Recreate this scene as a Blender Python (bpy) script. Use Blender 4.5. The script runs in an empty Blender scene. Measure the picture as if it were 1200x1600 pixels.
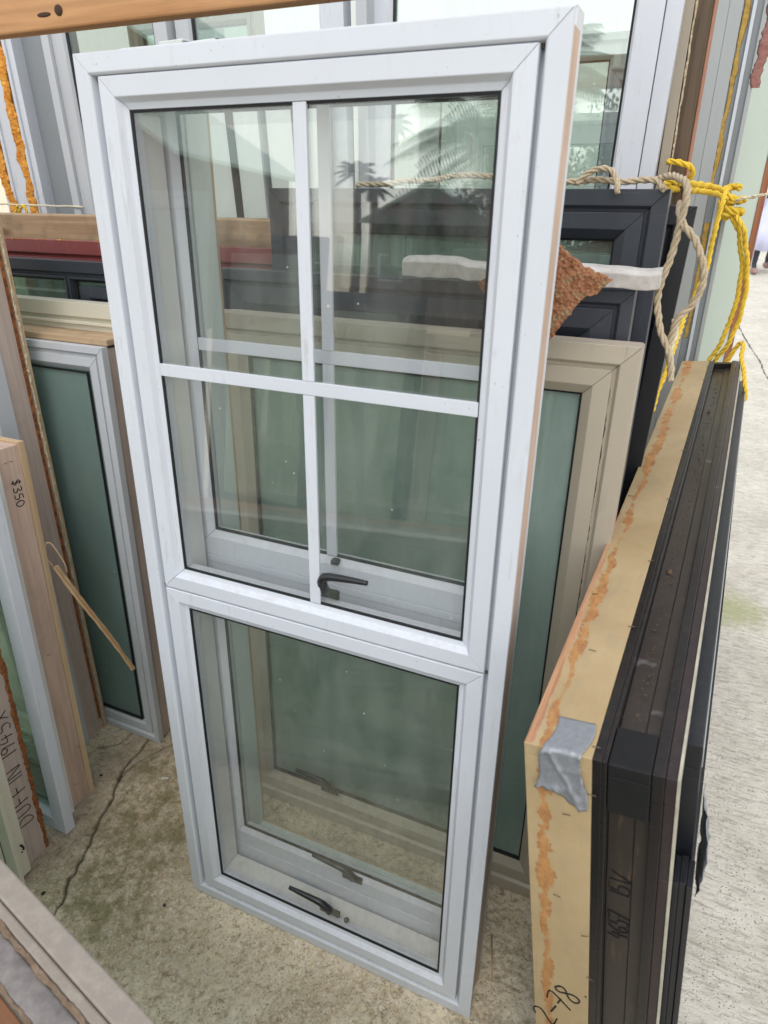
import bpy, bmesh, math, random
import numpy as np
from mathutils import Vector, Matrix, Euler
random.seed(7); RNG = np.random.default_rng(11)
SC = bpy.context.scene; COL = SC.collection
rad = math.radians

# ------------------------------------------------------------------ camera
cam_d = bpy.data.cameras.new('camera'); cam = bpy.data.objects.new('camera', cam_d); COL.objects.link(cam)
SC.camera = cam
RX, RY, RZ = Vector((.910788, .412420, -.019385)), Vector((.178699, -.436094, -.881982)), Vector((-.372200, .799833, -.470888))
M = Matrix((RX, -RY, -RZ)).transposed().to_4x4(); M.translation = Vector((.97456, -.82014, 1.75587))
cam.matrix_world = M
cam_d.sensor_fit = 'VERTICAL'; cam_d.sensor_height = 32; cam_d.lens = 21.344
cam_d.clip_start = .02; cam_d.clip_end = 400
cam_d.dof.use_dof = True; cam_d.dof.focus_distance = 1.75; cam_d.dof.aperture_fstop = 5.5
# ------------------------------------------------------------------ sky, sun, exposure
wd = bpy.data.worlds.new('World'); SC.world = wd; wd.use_nodes = True
wn = wd.node_tree; bg = wn.nodes['Background']
sky = wn.nodes.new('ShaderNodeTexSky'); sky.sky_type = 'NISHITA'; sky.sun_disc = False
SUN_EL, SUN_AZ = 60, 168
sky.sun_elevation = rad(SUN_EL); sky.sun_rotation = rad(SUN_AZ); sky.air_density = 2.0; sky.dust_density = 1.0; sky.ozone_density = 1.0
hs = wn.nodes.new('ShaderNodeHueSaturation'); hs.inputs['Saturation'].default_value = .22
wn.links.new(sky.outputs[0], hs.inputs['Color']); wn.links.new(hs.outputs[0], bg.inputs['Color'])
bg.inputs['Strength'].default_value = .15
sd = bpy.data.lights.new('sun', 'SUN'); sd.energy = .5; sd.angle = rad(24); sd.color = (1, .97, .93)
sun = bpy.data.objects.new('sun', sd); COL.objects.link(sun)
az = rad(SUN_AZ)                       # azimuth measured clockwise from +Y
sdir = Vector((math.sin(az) * math.cos(rad(SUN_EL)), math.cos(az) * math.cos(rad(SUN_EL)), math.sin(rad(SUN_EL))))
sun.rotation_euler = (-sdir).to_track_quat('-Z', 'Y').to_euler(); sun.location = (0, -3, 8)
SC.view_settings.view_transform = 'Standard'; SC.view_settings.look = 'None'
SC.view_settings.exposure = .82; SC.view_settings.gamma = 1; SC.view_settings.use_curve_mapping = False
SC.render.engine = 'CYCLES'
SC.cycles.max_bounces = 14; SC.cycles.transparent_max_bounces = 40; SC.cycles.glossy_bounces = 5
SC.cycles.diffuse_bounces = 4; SC.cycles.sample_clamp_indirect = 6; SC.cycles.use_denoising = True
SC.cycles.caustics_reflective = False; SC.cycles.caustics_refractive = False

# ------------------------------------------------------------------ material helpers
class NT:
    def __init__(s, name):
        s.m = bpy.data.materials.new(name); s.m.use_nodes = True; s.t = s.m.node_tree
        s.t.nodes.clear(); s.out = s.n('OutputMaterial')
        s.tc = s.n('TexCoord')
    def n(s, typ, **kw):
        nd = s.t.nodes.new('ShaderNode' + typ)
        for k, v in kw.items():
            if k in ('operation', 'blend_type', 'data_type', 'wave_type', 'feature', 'distance', 'bands_direction', 'attribute_name', 'use_clamp'): setattr(nd, k, v)
        return nd
    def l(s, a, b): s.t.links.new(a, b)
    def val(s, sock, v):
        if hasattr(v, 'links') or isinstance(v, bpy.types.NodeSocket): s.l(v, sock)
        else: sock.default_value = v
    def math(s, op, a, b=0., c=None, clamp=False):
        nd = s.n('Math', operation=op); nd.use_clamp = clamp; s.val(nd.inputs[0], a); s.val(nd.inputs[1], b)
        if c is not None: s.val(nd.inputs[2], c)
        return nd.outputs[0]
    def mix(s, f, a, b, blend='MIX'):
        nd = s.n('MixRGB', blend_type=blend); s.val(nd.inputs[0], f)
        for i, v in ((1, a), (2, b)): s.val(nd.inputs[i], v if isinstance(v, bpy.types.NodeSocket) else (*v[:3], 1))
        return nd.outputs[0]
    def coord(s, scale=(1, 1, 1), loc=(0, 0, 0), which='Object', rand=True):
        mp = s.n('Mapping'); s.l(s.tc.outputs[which], mp.inputs['Vector']); mp.inputs['Scale'].default_value = scale
        mp.inputs['Location'].default_value = loc
        if rand:
            oi = s.n('ObjectInfo'); mm = s.n('VectorMath', operation='SCALE'); cb = s.n('CombineXYZ')
            s.l(oi.outputs['Random'], cb.inputs[0]); s.l(oi.outputs['Random'], cb.inputs[1]); s.l(oi.outputs['Random'], cb.inputs[2])
            s.l(cb.outputs[0], mm.inputs[0]); mm.inputs['Scale'].default_value = 37.
            ad = s.n('VectorMath', operation='ADD'); s.l(mp.outputs[0], ad.inputs[0]); s.l(mm.outputs[0], ad.inputs[1]); return ad.outputs[0]
        return mp.outputs[0]
    def noise(s, vec, scale, detail=4, rough=.55, dist=0.):
        nd = s.n('TexNoise'); s.l(vec, nd.inputs['Vector']); nd.inputs['Scale'].default_value = scale
        nd.inputs['Detail'].default_value = detail; nd.inputs['Roughness'].default_value = rough; nd.inputs['Distortion'].default_value = dist
        return nd.outputs['Fac']
    def vor(s, vec, scale, feature='F1'):
        nd = s.n('TexVoronoi', feature=feature); s.l(vec, nd.inputs['Vector']); nd.inputs['Scale'].default_value = scale; return nd
    def ramp(s, f, *stops):
        nd = s.n('ValToRGB'); s.l(f, nd.inputs[0]); e = nd.color_ramp.elements
        while len(e) < len(stops): e.new(.5)
        for el, (p, c) in zip(e, stops): el.position = p; el.color = (*c, 1) if not isinstance(c, (int, float)) else (c, c, c, 1)
        return nd.outputs[0]
    def bsdf(s, col, rough=.5, spec=.5, metal=0., bump=None, bstr=.2, bdist=.002):
        b = s.n('BsdfPrincipled'); s.val(b.inputs['Base Color'], col if isinstance(col, bpy.types.NodeSocket) else (*col[:3], 1))
        s.val(b.inputs['Roughness'], rough); b.inputs['Specular IOR Level'].default_value = spec; b.inputs['Metallic'].default_value = metal
        if bump is not None:
            bp = s.n('Bump'); bp.inputs['Strength'].default_value = bstr; bp.inputs['Distance'].default_value = bdist
            s.l(bump, bp.inputs['Height']); s.l(bp.outputs[0], b.inputs['Normal'])
        return b.outputs[0]
    def done(s, sh): s.l(sh, s.out.inputs[0]); return s.m

def painted(name, col, dirt=(.30, .26, .20), amt=.35, rough=.38, spec=.5, scr=0., big=2.2, metal=0., dust=.35, dcol=(.42, .37, .29)):
    """powder-coated or uPVC profile: faint tonal drift, grime specks, streaks and scuffs"""
    k = NT(name); c = k.coord(); st = k.coord((9, 9, 1.2))
    n1 = k.noise(c, big, 5, .6); n2 = k.noise(st, 9, 6, .7); n3 = k.noise(c, 180, 2, .5)
    base = k.mix(k.ramp(n1, (.3, 0), (.75, 1)), [x * .93 for x in col], [min(1, x * 1.03) for x in col])
    d = k.math('MULTIPLY', k.ramp(n2, (.56, 0), (.80, 1)), k.ramp(n1, (.42, 0), (.66, 1)))
    base = k.mix(k.math('MULTIPLY', d, amt), base, dirt)
    sp = k.ramp(n3, (.73, 0), (.79, 1)); base = k.mix(k.math('MULTIPLY', sp, amt * .8), base, [x * .6 for x in dirt])
    if scr:
        w = k.noise(k.coord((2, 2, 60)), 6, 3, .6); base = k.mix(k.math('MULTIPLY', k.ramp(w, (.68, 0), (.73, 1)), scr), base, (.55, .55, .55))
    ge = k.n('NewGeometry'); sn = k.n('SeparateXYZ'); k.l(ge.outputs['Normal'], sn.inputs[0])
    led = k.math('MULTIPLY', k.ramp(sn.outputs[2], (.25, 0), (.6, 1)), k.ramp(k.noise(c, 46, 9, .78), (.47, 0), (.66, 1)))
    base = k.mix(k.math('MULTIPLY', led, dust), base, dcol)
    sm = k.ramp(k.noise(c, 34, 7, .75), (.60, 0), (.74, 1)); base = k.mix(k.math('MULTIPLY', k.math('MULTIPLY', sm, k.ramp(n1, (.5, 0), (.7, 1))), amt * .7), base, dirt)
    r = k.math('ADD', k.math('MULTIPLY', n1, .25), rough - .1)
    return k.done(k.bsdf(base, r, spec, metal, k.noise(c, 420, 2), .05, .0006))

def timber(name, light, dark, axis=2, paint=None, pamt=0., rough=.75, knots=True, stain=0., grey=0.):
    k = NT(name)
    sc = [14, 14, 14]; sc[axis] = .9; c = k.coord(tuple(sc)); sc2 = [120, 120, 120]; sc2[axis] = 2.2; f = k.coord(tuple(sc2)); o = k.coord()
    g = k.noise(c, 2.2, 6, .62, .9); ff = k.noise(f, 1., 3, .6)
    col = k.mix(k.ramp(g, (.32, 0), (.66, 1)), light, dark)
    col = k.mix(k.math('MULTIPLY', k.ramp(ff, (.45, 0), (.75, 1)), .35), col, [x * .55 for x in dark])
    if knots:
        kc = [7, 7, 7]; kc[axis] = 2.4; v = k.vor(k.coord(tuple(kc)), 1.); kn = k.ramp(v.outputs['Distance'], (.05, 1), (.13, 0))
        col = k.mix(k.math('MULTIPLY', kn, .7), col, (.10, .045, .02))
    if stain: col = k.mix(k.math('MULTIPLY', k.ramp(k.noise(o, 9, 6, .7), (.5, 0), (.7, 1)), stain), col, (.12, .09, .06))
    if grey: col = k.mix(grey, col, (.38, .35, .31))
    if paint is not None:
        pn = k.noise(k.coord((6, 6, 6)), 5, 8, .72); col = k.mix(k.math('MULTIPLY', k.ramp(pn, (.5 - .25 * pamt, 0), (.56 - .25 * pamt, 1)), .9), col, paint)
    h = k.math('ADD', k.math('MULTIPLY', g, .6), ff)
    return k.done(k.bsdf(col, rough, .3, 0, h, .35, .0015))

def glass(name, tint=(.978, .982, .979), f0=.092, body=None, bamt=0., dirt=.06, specks=True, wob=.0):
    """clear pane seen as thin sheet: straight transmission, Schlick mirror, dust film and specks"""
    k = NT(name); c = k.coord()
    lw = k.n('LayerWeight'); lw.inputs['Blend'].default_value = .5
    p5 = k.math('POWER', lw.outputs['Facing'], 5.); fr = k.math('ADD', k.math('MULTIPLY', p5, .55), f0)
    tr = k.n('BsdfTransparent'); tr.inputs[0].default_value = (*tint, 1)
    gl = k.n('BsdfGlossy'); gl.inputs['Roughness'].default_value = .012; gl.inputs['Color'].default_value = (.97, 1, .98, 1)
    if wob:
        bp = k.n('Bump'); bp.inputs['Strength'].default_value = wob; bp.inputs['Distance'].default_value = .02
        k.l(k.noise(c, 2.5, 1), bp.inputs['Height']); k.l(bp.outputs[0], gl.inputs['Normal'])
    sh = tr.outputs[0]
    if body is not None:
        df = k.n('BsdfDiffuse'); k.val(df.inputs[0], k.mix(k.ramp(k.noise(k.coord((3, 3, 1)), 3, 5, .6), (.3, 0), (.7, 1)), body, [x * .88 for x in body]))
        m0 = k.n('MixShader'); m0.inputs[0].default_value = bamt; k.l(sh, m0.inputs[1]); k.l(df.outputs[0], m0.inputs[2]); sh = m0.outputs[0]
    film = k.math('MULTIPLY', k.ramp(k.noise(k.coord((5, 5, 1.5)), 3, 7, .68), (.38, 0), (.8, 1)), dirt)
    if specks:
        v = k.vor(c, 26); s1 = k.math('LESS_THAN', v.outputs['Distance'], .045)
        rr = k.n('SeparateColor'); k.l(v.outputs['Color'], rr.inputs[0]); s1 = k.math('MULTIPLY', s1, k.math('GREATER_THAN', rr.outputs[0], .82))
        film = k.math('MAXIMUM', film, k.math('MULTIPLY', s1, .9))
    dd = k.n('BsdfDiffuse'); dd.inputs[0].default_value = (.72, .72, .68, 1)
    m1 = k.n('MixShader'); k.l(film, m1.inputs[0]); k.l(sh, m1.inputs[1]); k.l(dd.outputs[0], m1.inputs[2])
    m2 = k.n('MixShader'); k.l(fr, m2.inputs[0]); k.l(m1.outputs[0], m2.inputs[1]); k.l(gl.outputs[0], m2.inputs[2])
    return k.done(m2.outputs[0])

def plain(name, col, rough=.6, spec=.4, metal=0., nscale=30, var=.25, bump=.2, bd=.001):
    k = NT(name); c = k.coord(); n = k.noise(c, nscale, 5, .6)
    col2 = k.mix(k.ramp(n, (.3, 0), (.7, 1)), [x * (1 - var) for x in col], [min(1, x * (1 + var * .6)) for x in col])
    return k.done(k.bsdf(col2, rough, spec, metal, n, bump, bd))

def foam_mat(name, a, b, scale=60):
    k = NT(name); c = k.coord(); v = k.vor(c, scale); n = k.noise(c, scale * .5, 5, .7)
    return k.done(k.bsdf(k.mix(k.ramp(n, (.35, 0), (.65, 1)), a, b), .85, .2, 0, k.math('ADD', n, v.outputs['Distance']), .8, .004))

def concrete_mat():
    k = NT('weathered_concrete'); c = k.coord(which='Object', rand=False)
    n1 = k.noise(c, 1.7, 6, .62); n2 = k.noise(c, 8, 9, .72); n3 = k.noise(c, 48, 8, .74); n4 = k.noise(c, 240, 4, .65); n5 = k.noise(c, 24, 8, .78)
    col = k.mix(k.ramp(n2, (.36, 0), (.62, 1)), (.50, .385, .25), (.84, .71, .51))
    col = k.mix(k.math('MULTIPLY', k.ramp(n3, (.46, 0), (.60, 1)), .65), col, (.84, .76, .60))
    col = k.mix(k.math('MULTIPLY', k.ramp(n3, (.36, 1), (.46, 0)), .8), col, (.22, .165, .105))
    big = k.noise(c, 3.3, 8, .7); col = k.mix(k.math('MULTIPLY', k.ramp(big, (.50, 0), (.66, 1)), .4), col, (.40, .30, .19))
    col = k.mix(k.math('MULTIPLY', k.ramp(n5, (.58, 0), (.66, 1)), .45), col, (.32, .26, .18))
    vp = k.vor(c, 120); pit = k.math('MULTIPLY', k.ramp(vp.outputs['Distance'], (.12, 1), (.24, 0)), k.ramp(n5, (.42, 0), (.56, 1))); col = k.mix(k.math('MULTIPLY', pit, .5), col, (.16, .12, .08))  # shade of the pits mixed into the colour as well as the bump
    vg = k.vor(c, 260); sg = k.n('SeparateColor'); k.l(vg.outputs['Color'], sg.inputs[0]); col = k.mix(k.math('MULTIPLY', k.math('GREATER_THAN', sg.outputs[0], .88), .5), col, (.80, .76, .66)); col = k.mix(k.math('MULTIPLY', k.math('GREATER_THAN', sg.outputs[1], .90), .35), col, (.24, .19, .13))
    # broom-finished yard slab to the right; open-sky brightness put into its paler colour
    sx = k.n('SeparateXYZ'); k.l(c, sx.inputs[0])
    mr = k.n('MapRange'); k.l(k.math('ADD', sx.outputs[0], k.math('MULTIPLY', n1, .4)), mr.inputs[0]); mr.inputs[1].default_value = 1.0; mr.inputs[2].default_value = 1.4
    br = k.noise(k.coord((14, 70, 30), rand=False), 1.3, 6, .72); bb = k.noise(c, 3.2, 8, .7)
    pal = k.mix(k.ramp(bb, (.32, 0), (.68, 1)), (.56, .52, .44), (.78, .73, .64)); pal = k.mix(k.math('MULTIPLY', k.ramp(br, (.40, 1), (.52, 0)), .6), pal, (.30, .275, .22)); pal = k.mix(k.math('MULTIPLY', k.ramp(n3, (.52, 0), (.62, 1)), .45), pal, (.72, .69, .62))
    pal = k.mix(k.math('MULTIPLY', pit, 1.), pal, (.12, .10, .07)); pal = k.mix(k.math('MULTIPLY', k.ramp(k.noise(c, 1.1, 5, .6), (.55, 0), (.68, 1)), .30), pal, (.27, .25, .20))
    mp = k.n('VectorMath', operation='DISTANCE'); k.l(c, mp.inputs[0]); mp.inputs[1].default_value = (1.315, 1.93, 0); mg = k.n('MapRange'); k.l(k.math('ADD', mp.outputs['Value'], k.math('MULTIPLY', k.math('SUBTRACT', n5, .5), .35)), mg.inputs[0]); mg.inputs[1].default_value = .17; mg.inputs[2].default_value = .05
    pal = k.mix(k.math('MULTIPLY', mg.outputs[0], .8), pal, (.36, .37, .17))
    col = k.mix(k.math('MULTIPLY', mr.outputs[0], .92), col, pal)
    at = k.n('Attribute'); at.attribute_name = 'moss'
    ms = k.math('MULTIPLY', at.outputs['Fac'], k.ramp(k.noise(c, 16, 9, .78), (.42, 0), (.56, 1)))
    col = k.mix(k.math('MULTIPLY', ms, .78), col, (.20, .175, .06))
    at2 = k.n('Attribute'); at2.attribute_name = 'crack'; col = k.mix(at2.outputs['Fac'], col, (.022, .017, .011))
    at3 = k.n('Attribute'); at3.attribute_name = 'stack_dark'; col = k.mix(k.math('MULTIPLY', at3.outputs['Fac'], k.math('ADD', k.math('MULTIPLY', n2, 1.1), .0)), col, (.13, .095, .06))  # browner and darker along the stack feet and under the middle stack
    h = k.math('ADD', k.math('MULTIPLY', n3, 1.), k.math('ADD', k.math('MULTIPLY', n4, .4), k.math('SUBTRACT', k.math('MULTIPLY', k.math('MULTIPLY', br, mr.outputs[0]), 1.2), k.math('MULTIPLY', pit, .6))))
    rg = k.math('SUBTRACT', .9, k.math('MULTIPLY', mr.outputs[0], .25))
    return k.done(k.bsdf(col, rg, .35, 0, h, 1., .0048))

def rope_mat(name, a, b):
    k = NT(name); c = k.coord(); n = k.noise(c, 260, 3, .6)
    return k.done(k.bsdf(k.mix(k.ramp(n, (.3, 0), (.7, 1)), a, b), .7, .35, 0, n, .4, .001))

def stained_timber_face():
    """cream-painted liner: flaking orange glue band near its outer edge, raw timber where the paint has rubbed off"""
    k = NT('cream_liner_paint'); c = k.coord(rand=False); sx = k.n('SeparateXYZ'); k.l(c, sx.inputs[0])
    n = k.noise(k.coord((1, .6, .6), rand=False), 55, 9, .78); nb = k.noise(k.coord((1, .7, .7), rand=False), 9, 6, .65); nl = k.noise(k.coord((.3, 1, 1), rand=False), 4.2, 5, .7)
    base = k.mix(k.ramp(k.noise(c, 4, 7, .65), (.3, 0), (.7, 1)), (.34, .245, .125), (.46, .345, .195))
    grain = k.noise(k.coord((120, 4, 4), rand=False), 2, 5, .7); base = k.mix(k.math('MULTIPLY', k.ramp(grain, (.45, 0), (.7, 1)), .30), base, (.40, .28, .15))
    grime = k.ramp(k.noise(k.coord((1, .5, .5), rand=False), 17, 8, .75), (.50, 0), (.66, 1)); base = k.mix(k.math('MULTIPLY', grime, .45), base, (.30, .24, .16))
    d = k.math('ABSOLUTE', k.math('SUBTRACT', k.math('ADD', sx.outputs[0], k.math('MULTIPLY', k.math('SUBTRACT', nb, .5), .042)), .024))
    band = k.n('MapRange'); k.l(d, band.inputs[0]); band.inputs[1].default_value = .016; band.inputs[2].default_value = .001
    th = k.math('ADD', k.math('MULTIPLY', band.outputs[0], .34), k.math('MULTIPLY', k.math('SUBTRACT', nl, .47), 1.2))
    mk = k.ramp(k.math('ADD', k.math('SUBTRACT', n, .5), th), (.24, 0), (.275, 1)); mk = k.math('MULTIPLY', mk, k.math('GREATER_THAN', band.outputs[0], .02))
    base = k.mix(k.math('MULTIPLY', mk, .92), base, k.mix(k.ramp(n, (.4, 0), (.65, 1)), (.48, .24, .075), (.27, .11, .045)))
    ed = k.n('MapRange'); k.l(k.math('ADD', sx.outputs[0], k.math('MULTIPLY', k.math('SUBTRACT', nb, .5), .02)), ed.inputs[0]); ed.inputs[1].default_value = .017; ed.inputs[2].default_value = .004
    gy = k.n('MapRange'); k.l(sx.outputs[1], gy.inputs[0]); gy.inputs[1].default_value = 1.1; gy.inputs[2].default_value = .25
    fr = k.n('MapRange'); k.l(sx.outputs[1], fr.inputs[0]); fr.inputs[1].default_value = .0005; fr.inputs[2].default_value = .002
    raw = k.ramp(k.math('ADD', k.math('MULTIPLY', k.math('MULTIPLY', ed.outputs[0], gy.outputs[0]), fr.outputs[0]), k.math('SUBTRACT', n, .5)), (.40, 0), (.46, 1))
    base = k.mix(k.math('MULTIPLY', raw, .9), base, k.mix(k.ramp(grain, (.4, 0), (.65, 1)), (.50, .27, .15), (.33, .15, .08)))
    return k.done(k.bsdf(base, .55, .4, 0, k.math('ADD', k.math('MULTIPLY', mk, 1.2), k.math('ADD', k.math('MULTIPLY', n, .6), grain)), .35, .0014))

WHITE = painted('white_powdercoat', (.60, .625, .675), amt=.8, rough=.40)
WHITE_OLD = painted('chalky_white_powdercoat', (.50, .515, .54), amt=.6, rough=.5)
REVEAL = painted('greyed_reveal_paint', (.68, .68, .66), dirt=(.3, .3, .26), amt=.35, rough=.5)
PALEGREEN = painted('pale_green_paint', (.68, .73, .70), dirt=(.3, .36, .32), amt=.3, rough=.5, big=1.2)
BLACK = painted('black_powdercoat', (.013, .014, .018), dirt=(.12, .11, .10), amt=.3, rough=.36, scr=.10, dust=.06, dcol=(.2, .18, .16))
CHAR = painted('charcoal_powdercoat', (.040, .046, .060), dirt=(.22, .21, .19), amt=.35, rough=.36, scr=.12, dust=.06, dcol=(.2, .18, .16))
BRONZE = painted('dark_bronze_aluminium', (.016, .0135, .014), dirt=(.15, .10, .06), amt=.55, rough=.26, scr=.15, metal=.3, dust=.10, dcol=(.17, .11, .06))
BRONZE_D = painted('dusty_bronze_channel', (.030, .022, .018), dirt=(.22, .14, .07), amt=1., rough=.30, big=5, scr=.15, dust=.10, dcol=(.17, .11, .06))
BEIGE = painted('beige_powdercoat', (.43, .375, .295), dirt=(.10, .08, .05), amt=.6, rough=.42)
CREAM = painted('cream_powdercoat', (.66, .62, .50), dirt=(.28, .24, .17), amt=.4, rough=.42)
MAROON = painted('maroon_powdercoat', (.24, .055, .055), dirt=(.42, .28, .24), amt=.5, rough=.35)
GREYP = painted('mid_grey_paint', (.255, .275, .29), dirt=(.14, .13, .11), amt=.35, rough=.5)
GREYL = painted('light_grey_paint', (.40, .415, .42), dirt=(.2, .18, .15), amt=.4, rough=.5)
TAN = painted('tan_paint', (.36, .31, .245), amt=.4, rough=.5)
GASKET = plain('black_rubber_gasket', (.012, .012, .014), .55, .4)
HANDLE = plain('black_nylon_handle', (.014, .014, .016), .35, .5, bump=.05)
SEAL = plain('cream_sealant', (.42, .39, .31), .7)
BRONZE_P = painted('purple_brown_aluminium', (.030, .019, .020), dirt=(.18, .13, .10), amt=.55, rough=.3, scr=.2, metal=.2, dust=.10, dcol=(.17, .11, .06))
LINER = timber('pinkish_primed_timber', (.66, .48, .38), (.50, .33, .25), 2, grey=.18, stain=.22)
LINER_G = timber('greyed_pink_timber', (.58, .45, .39), (.44, .33, .28), 2, grey=.3, stain=.22)
PINE = timber('pale_pine', (.60, .45, .29), (.49, .33, .19), 2)
PINE_X = timber('rough_sawn_pine_rail', (.52, .38, .24), (.36, .24, .14), 0, stain=.5)
BEAM = timber('orange_pine_beam', (.56, .31, .15), (.42, .205, .085), 0)
BROWNT = timber('dark_weathered_timber', (.17, .12, .08), (.07, .048, .033), 2, stain=.6)
PALEFOAM = foam_mat('aged_cream_foam', (.60, .52, .38), (.42, .32, .20), 90)
ORFOAM = foam_mat('orange_expanding_foam', (.76, .38, .08), (.50, .17, .02), 70)
YFOAM = foam_mat('mustard_foam_smear', (.55, .36, .10), (.42, .26, .07), 50)
RUST = foam_mat('rusty_glue_residue', (.34, .13, .045), (.14, .05, .02), 80)
PINKF = foam_mat('dull_pink_foam', (.36, .18, .16), (.26, .12, .10), 40)
GLASS = glass('clear_pane')
GLASS2 = glass('inner_clear_pane', tint=(.96, .98, .968), f0=.05, dirt=.05)
GREENG = glass('dark_green_pane', tint=(.62, .72, .67), f0=.085, body=(.07, .095, .085), bamt=.32, dirt=.07)
FROSTG = glass('frosted_grey_green_pane', tint=(.45, .58, .53), f0=.05, body=(.19, .27, .245), bamt=.76, dirt=.05)
ROOMG = glass('back_row_pane', tint=(.92, .96, .94), f0=.17, dirt=.07)
SEAG = glass('sea_green_obscure_pane', tint=(.55, .68, .61), f0=.09, body=(.33, .45, .40), bamt=.62, dirt=.14)
PALEG = glass('pale_green_reflective_pane', tint=(.80, .91, .86), f0=.12, body=(.38, .50, .45), bamt=.16, dirt=.08)
CONC = concrete_mat()
CREAMLINER = stained_timber_face()
YROPE = rope_mat('yellow_polypropylene', (.82, .58, .06), (.64, .41, .03))
BROPE = rope_mat('tan_jute_rope', (.58, .48, .34), (.42, .335, .225))
WROPE = rope_mat('pale_cord', (.74, .68, .52), (.58, .5, .36))
METAL = plain('rusty_staple_wire', (.16, .12, .08), .5, .5, .6)
INK = plain('black_marker_ink', (.012, .012, .014), .6, .3, bump=0)
TAPE = plain('silver_duct_tape', (.25, .262, .285), .40, .5, .25, nscale=160, var=.12, bump=.35, bd=.0008)

# ------------------------------------------------------------------ object helpers
def tag(o, label=None, cat=None, group=None, kind=None):
    for k, v in (('label', label), ('category', cat), ('group', group), ('kind', kind)):
        if v: o[k] = v
    return o
def thing(name, label, cat, loc=(0, 0, 0), lean=0, yaw=0, roll=0, group=None):
    o = bpy.data.objects.new(name, None); COL.objects.link(o); o.empty_display_size = .1
    R = Matrix.Rotation(rad(yaw), 4, 'Z') @ Matrix.Rotation(rad(-lean), 4, 'X') @ Matrix.Rotation(rad(roll), 4, 'Y')
    o.matrix_world = Matrix.Translation(loc) @ R
    return tag(o, label, cat, group)
def mesh_obj(name, verts, faces, mat, parent=None, bevel=0., smooth=False, seg=2):
    me = bpy.data.meshes.new(name); me.from_pydata([tuple(v) for v in verts], [], faces); me.materials.append(mat); me.validate(); me.update()
    bm = bmesh.new(); bm.from_mesh(me); bmesh.ops.recalc_face_normals(bm, faces=bm.faces); bm.to_mesh(me); bm.free()
    if smooth: me.polygons.foreach_set('use_smooth', [True] * len(me.polygons))
    o = bpy.data.objects.new(name, me); COL.objects.link(o)
    if parent: o.parent = parent
    if bevel:
        b = o.modifiers.new('edge', 'BEVEL'); b.width = bevel; b.segments = seg; b.limit_method = 'ANGLE'; b.angle_limit = rad(30)
    return o
BF = [(0, 1, 3, 2), (4, 6, 7, 5), (0, 4, 5, 1), (2, 3, 7, 6), (0, 2, 6, 4), (1, 5, 7, 3)]
def boxv(x0, x1, y0, y1, z0, z1): return [(x, y, z) for x in (x0, x1) for y in (y0, y1) for z in (z0, z1)]
def box(name, b, mat, parent=None, bevel=.001): return mesh_obj(name, boxv(*b), BF, mat, parent, bevel)
def boxes(name, bs, mat, parent=None, bevel=0.):
    vs, fs = [], []
    for b in bs: k = len(vs); vs += boxv(*b); fs += [tuple(i + k for i in f) for f in BF]
    return mesh_obj(name, vs, fs, mat, parent, bevel)
def members(parent, rect, prof, mat, names=('rail', 'stile'), gap=.0003, bevel=.0009, skip=()):
    """mitred four-sided frame; prof is a closed outline of (inset, depth)"""
    x0, z0, x1, z1 = rect; cs = [(x0, z0, 1, 1), (x1, z0, -1, 1), (x1, z1, -1, -1), (x0, z1, 1, -1)]; out = []
    n = len(prof)
    for i in range(4):
        if i in skip: continue
        a, b = cs[i], cs[(i + 1) % 4]; vs = []
        d = Vector((b[0] - a[0], 0, b[1] - a[1])).normalized() * gap
        for c, s in ((a, 1), (b, -1)):
            for ins, dep in prof: vs.append((c[0] + c[2] * ins + s * d.x, dep, c[1] + c[3] * ins + s * d.z))
        fs = [(j, (j + 1) % n, n + (j + 1) % n, n + j) for j in range(n)] + [tuple(range(n)), tuple(range(n, 2 * n))]
        out.append(mesh_obj(names[i % 2], vs, fs, mat, parent, bevel))
    return out
def pane(parent, rect, d, mat, t=.004, name='glass_pane'):
    x0, z0, x1, z1 = rect; return box(name, (x0, x1, d, d + t, z0, z1), mat, parent, 0)
def rectp(i0, i1, d0, d1): return [(i0, d0), (i1, d0), (i1, d1), (i0, d1)]
def staples(parent, pts, ax='y', mat=METAL, L=.0055):
    for p in pts:
        x, y, z = p; a = random.uniform(-.5, .5)
        dx, dy = (L * math.cos(a), L * math.sin(a))
        if ax == 'z': q = [(x - dx, y - dy, z + .003), (x + dx, y + dy, z + .003)]   # lies on a top face
        elif ax == 'x': q = [(x + .003, y - dx, z - dy), (x + .003, y + dx, z + dy)]
        else: q = [(x - dx, y - .003, z - dy), (x + dx, y - .003, z + dy)]
        tube('staple', q, .0007, mat, parent, 5)
def tube(name, pts, r, mat, parent=None, nseg=8, smooth=True):
    P = [Vector(p) for p in pts]; vs, fs = [], []
    up = Vector((0, 0, 1)) if abs((P[-1] - P[0]).normalized().z) < .9 else Vector((1, 0, 0))
    for i, p in enumerate(P):
        t = (P[min(i + 1, len(P) - 1)] - P[max(i - 1, 0)]).normalized(); s = t.cross(up)
        s = s.normalized() if s.length > 1e-4 else Vector((1, 0, 0)); u = s.cross(t)
        rr = r[i] if isinstance(r, (list, tuple)) else r
        for k in range(nseg): a = 2 * math.pi * k / nseg; vs.append(p + s * rr * math.cos(a) + u * rr * math.sin(a))
    for i in range(len(P) - 1):
        for k in range(nseg): fs.append((i * nseg + k, i * nseg + (k + 1) % nseg, (i + 1) * nseg + (k + 1) % nseg, (i + 1) * nseg + k))
    fs += [tuple(range(nseg)), tuple(range(len(vs) - nseg, len(vs)))]
    return mesh_obj(name, vs, fs, mat, parent, 0, smooth)
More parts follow.
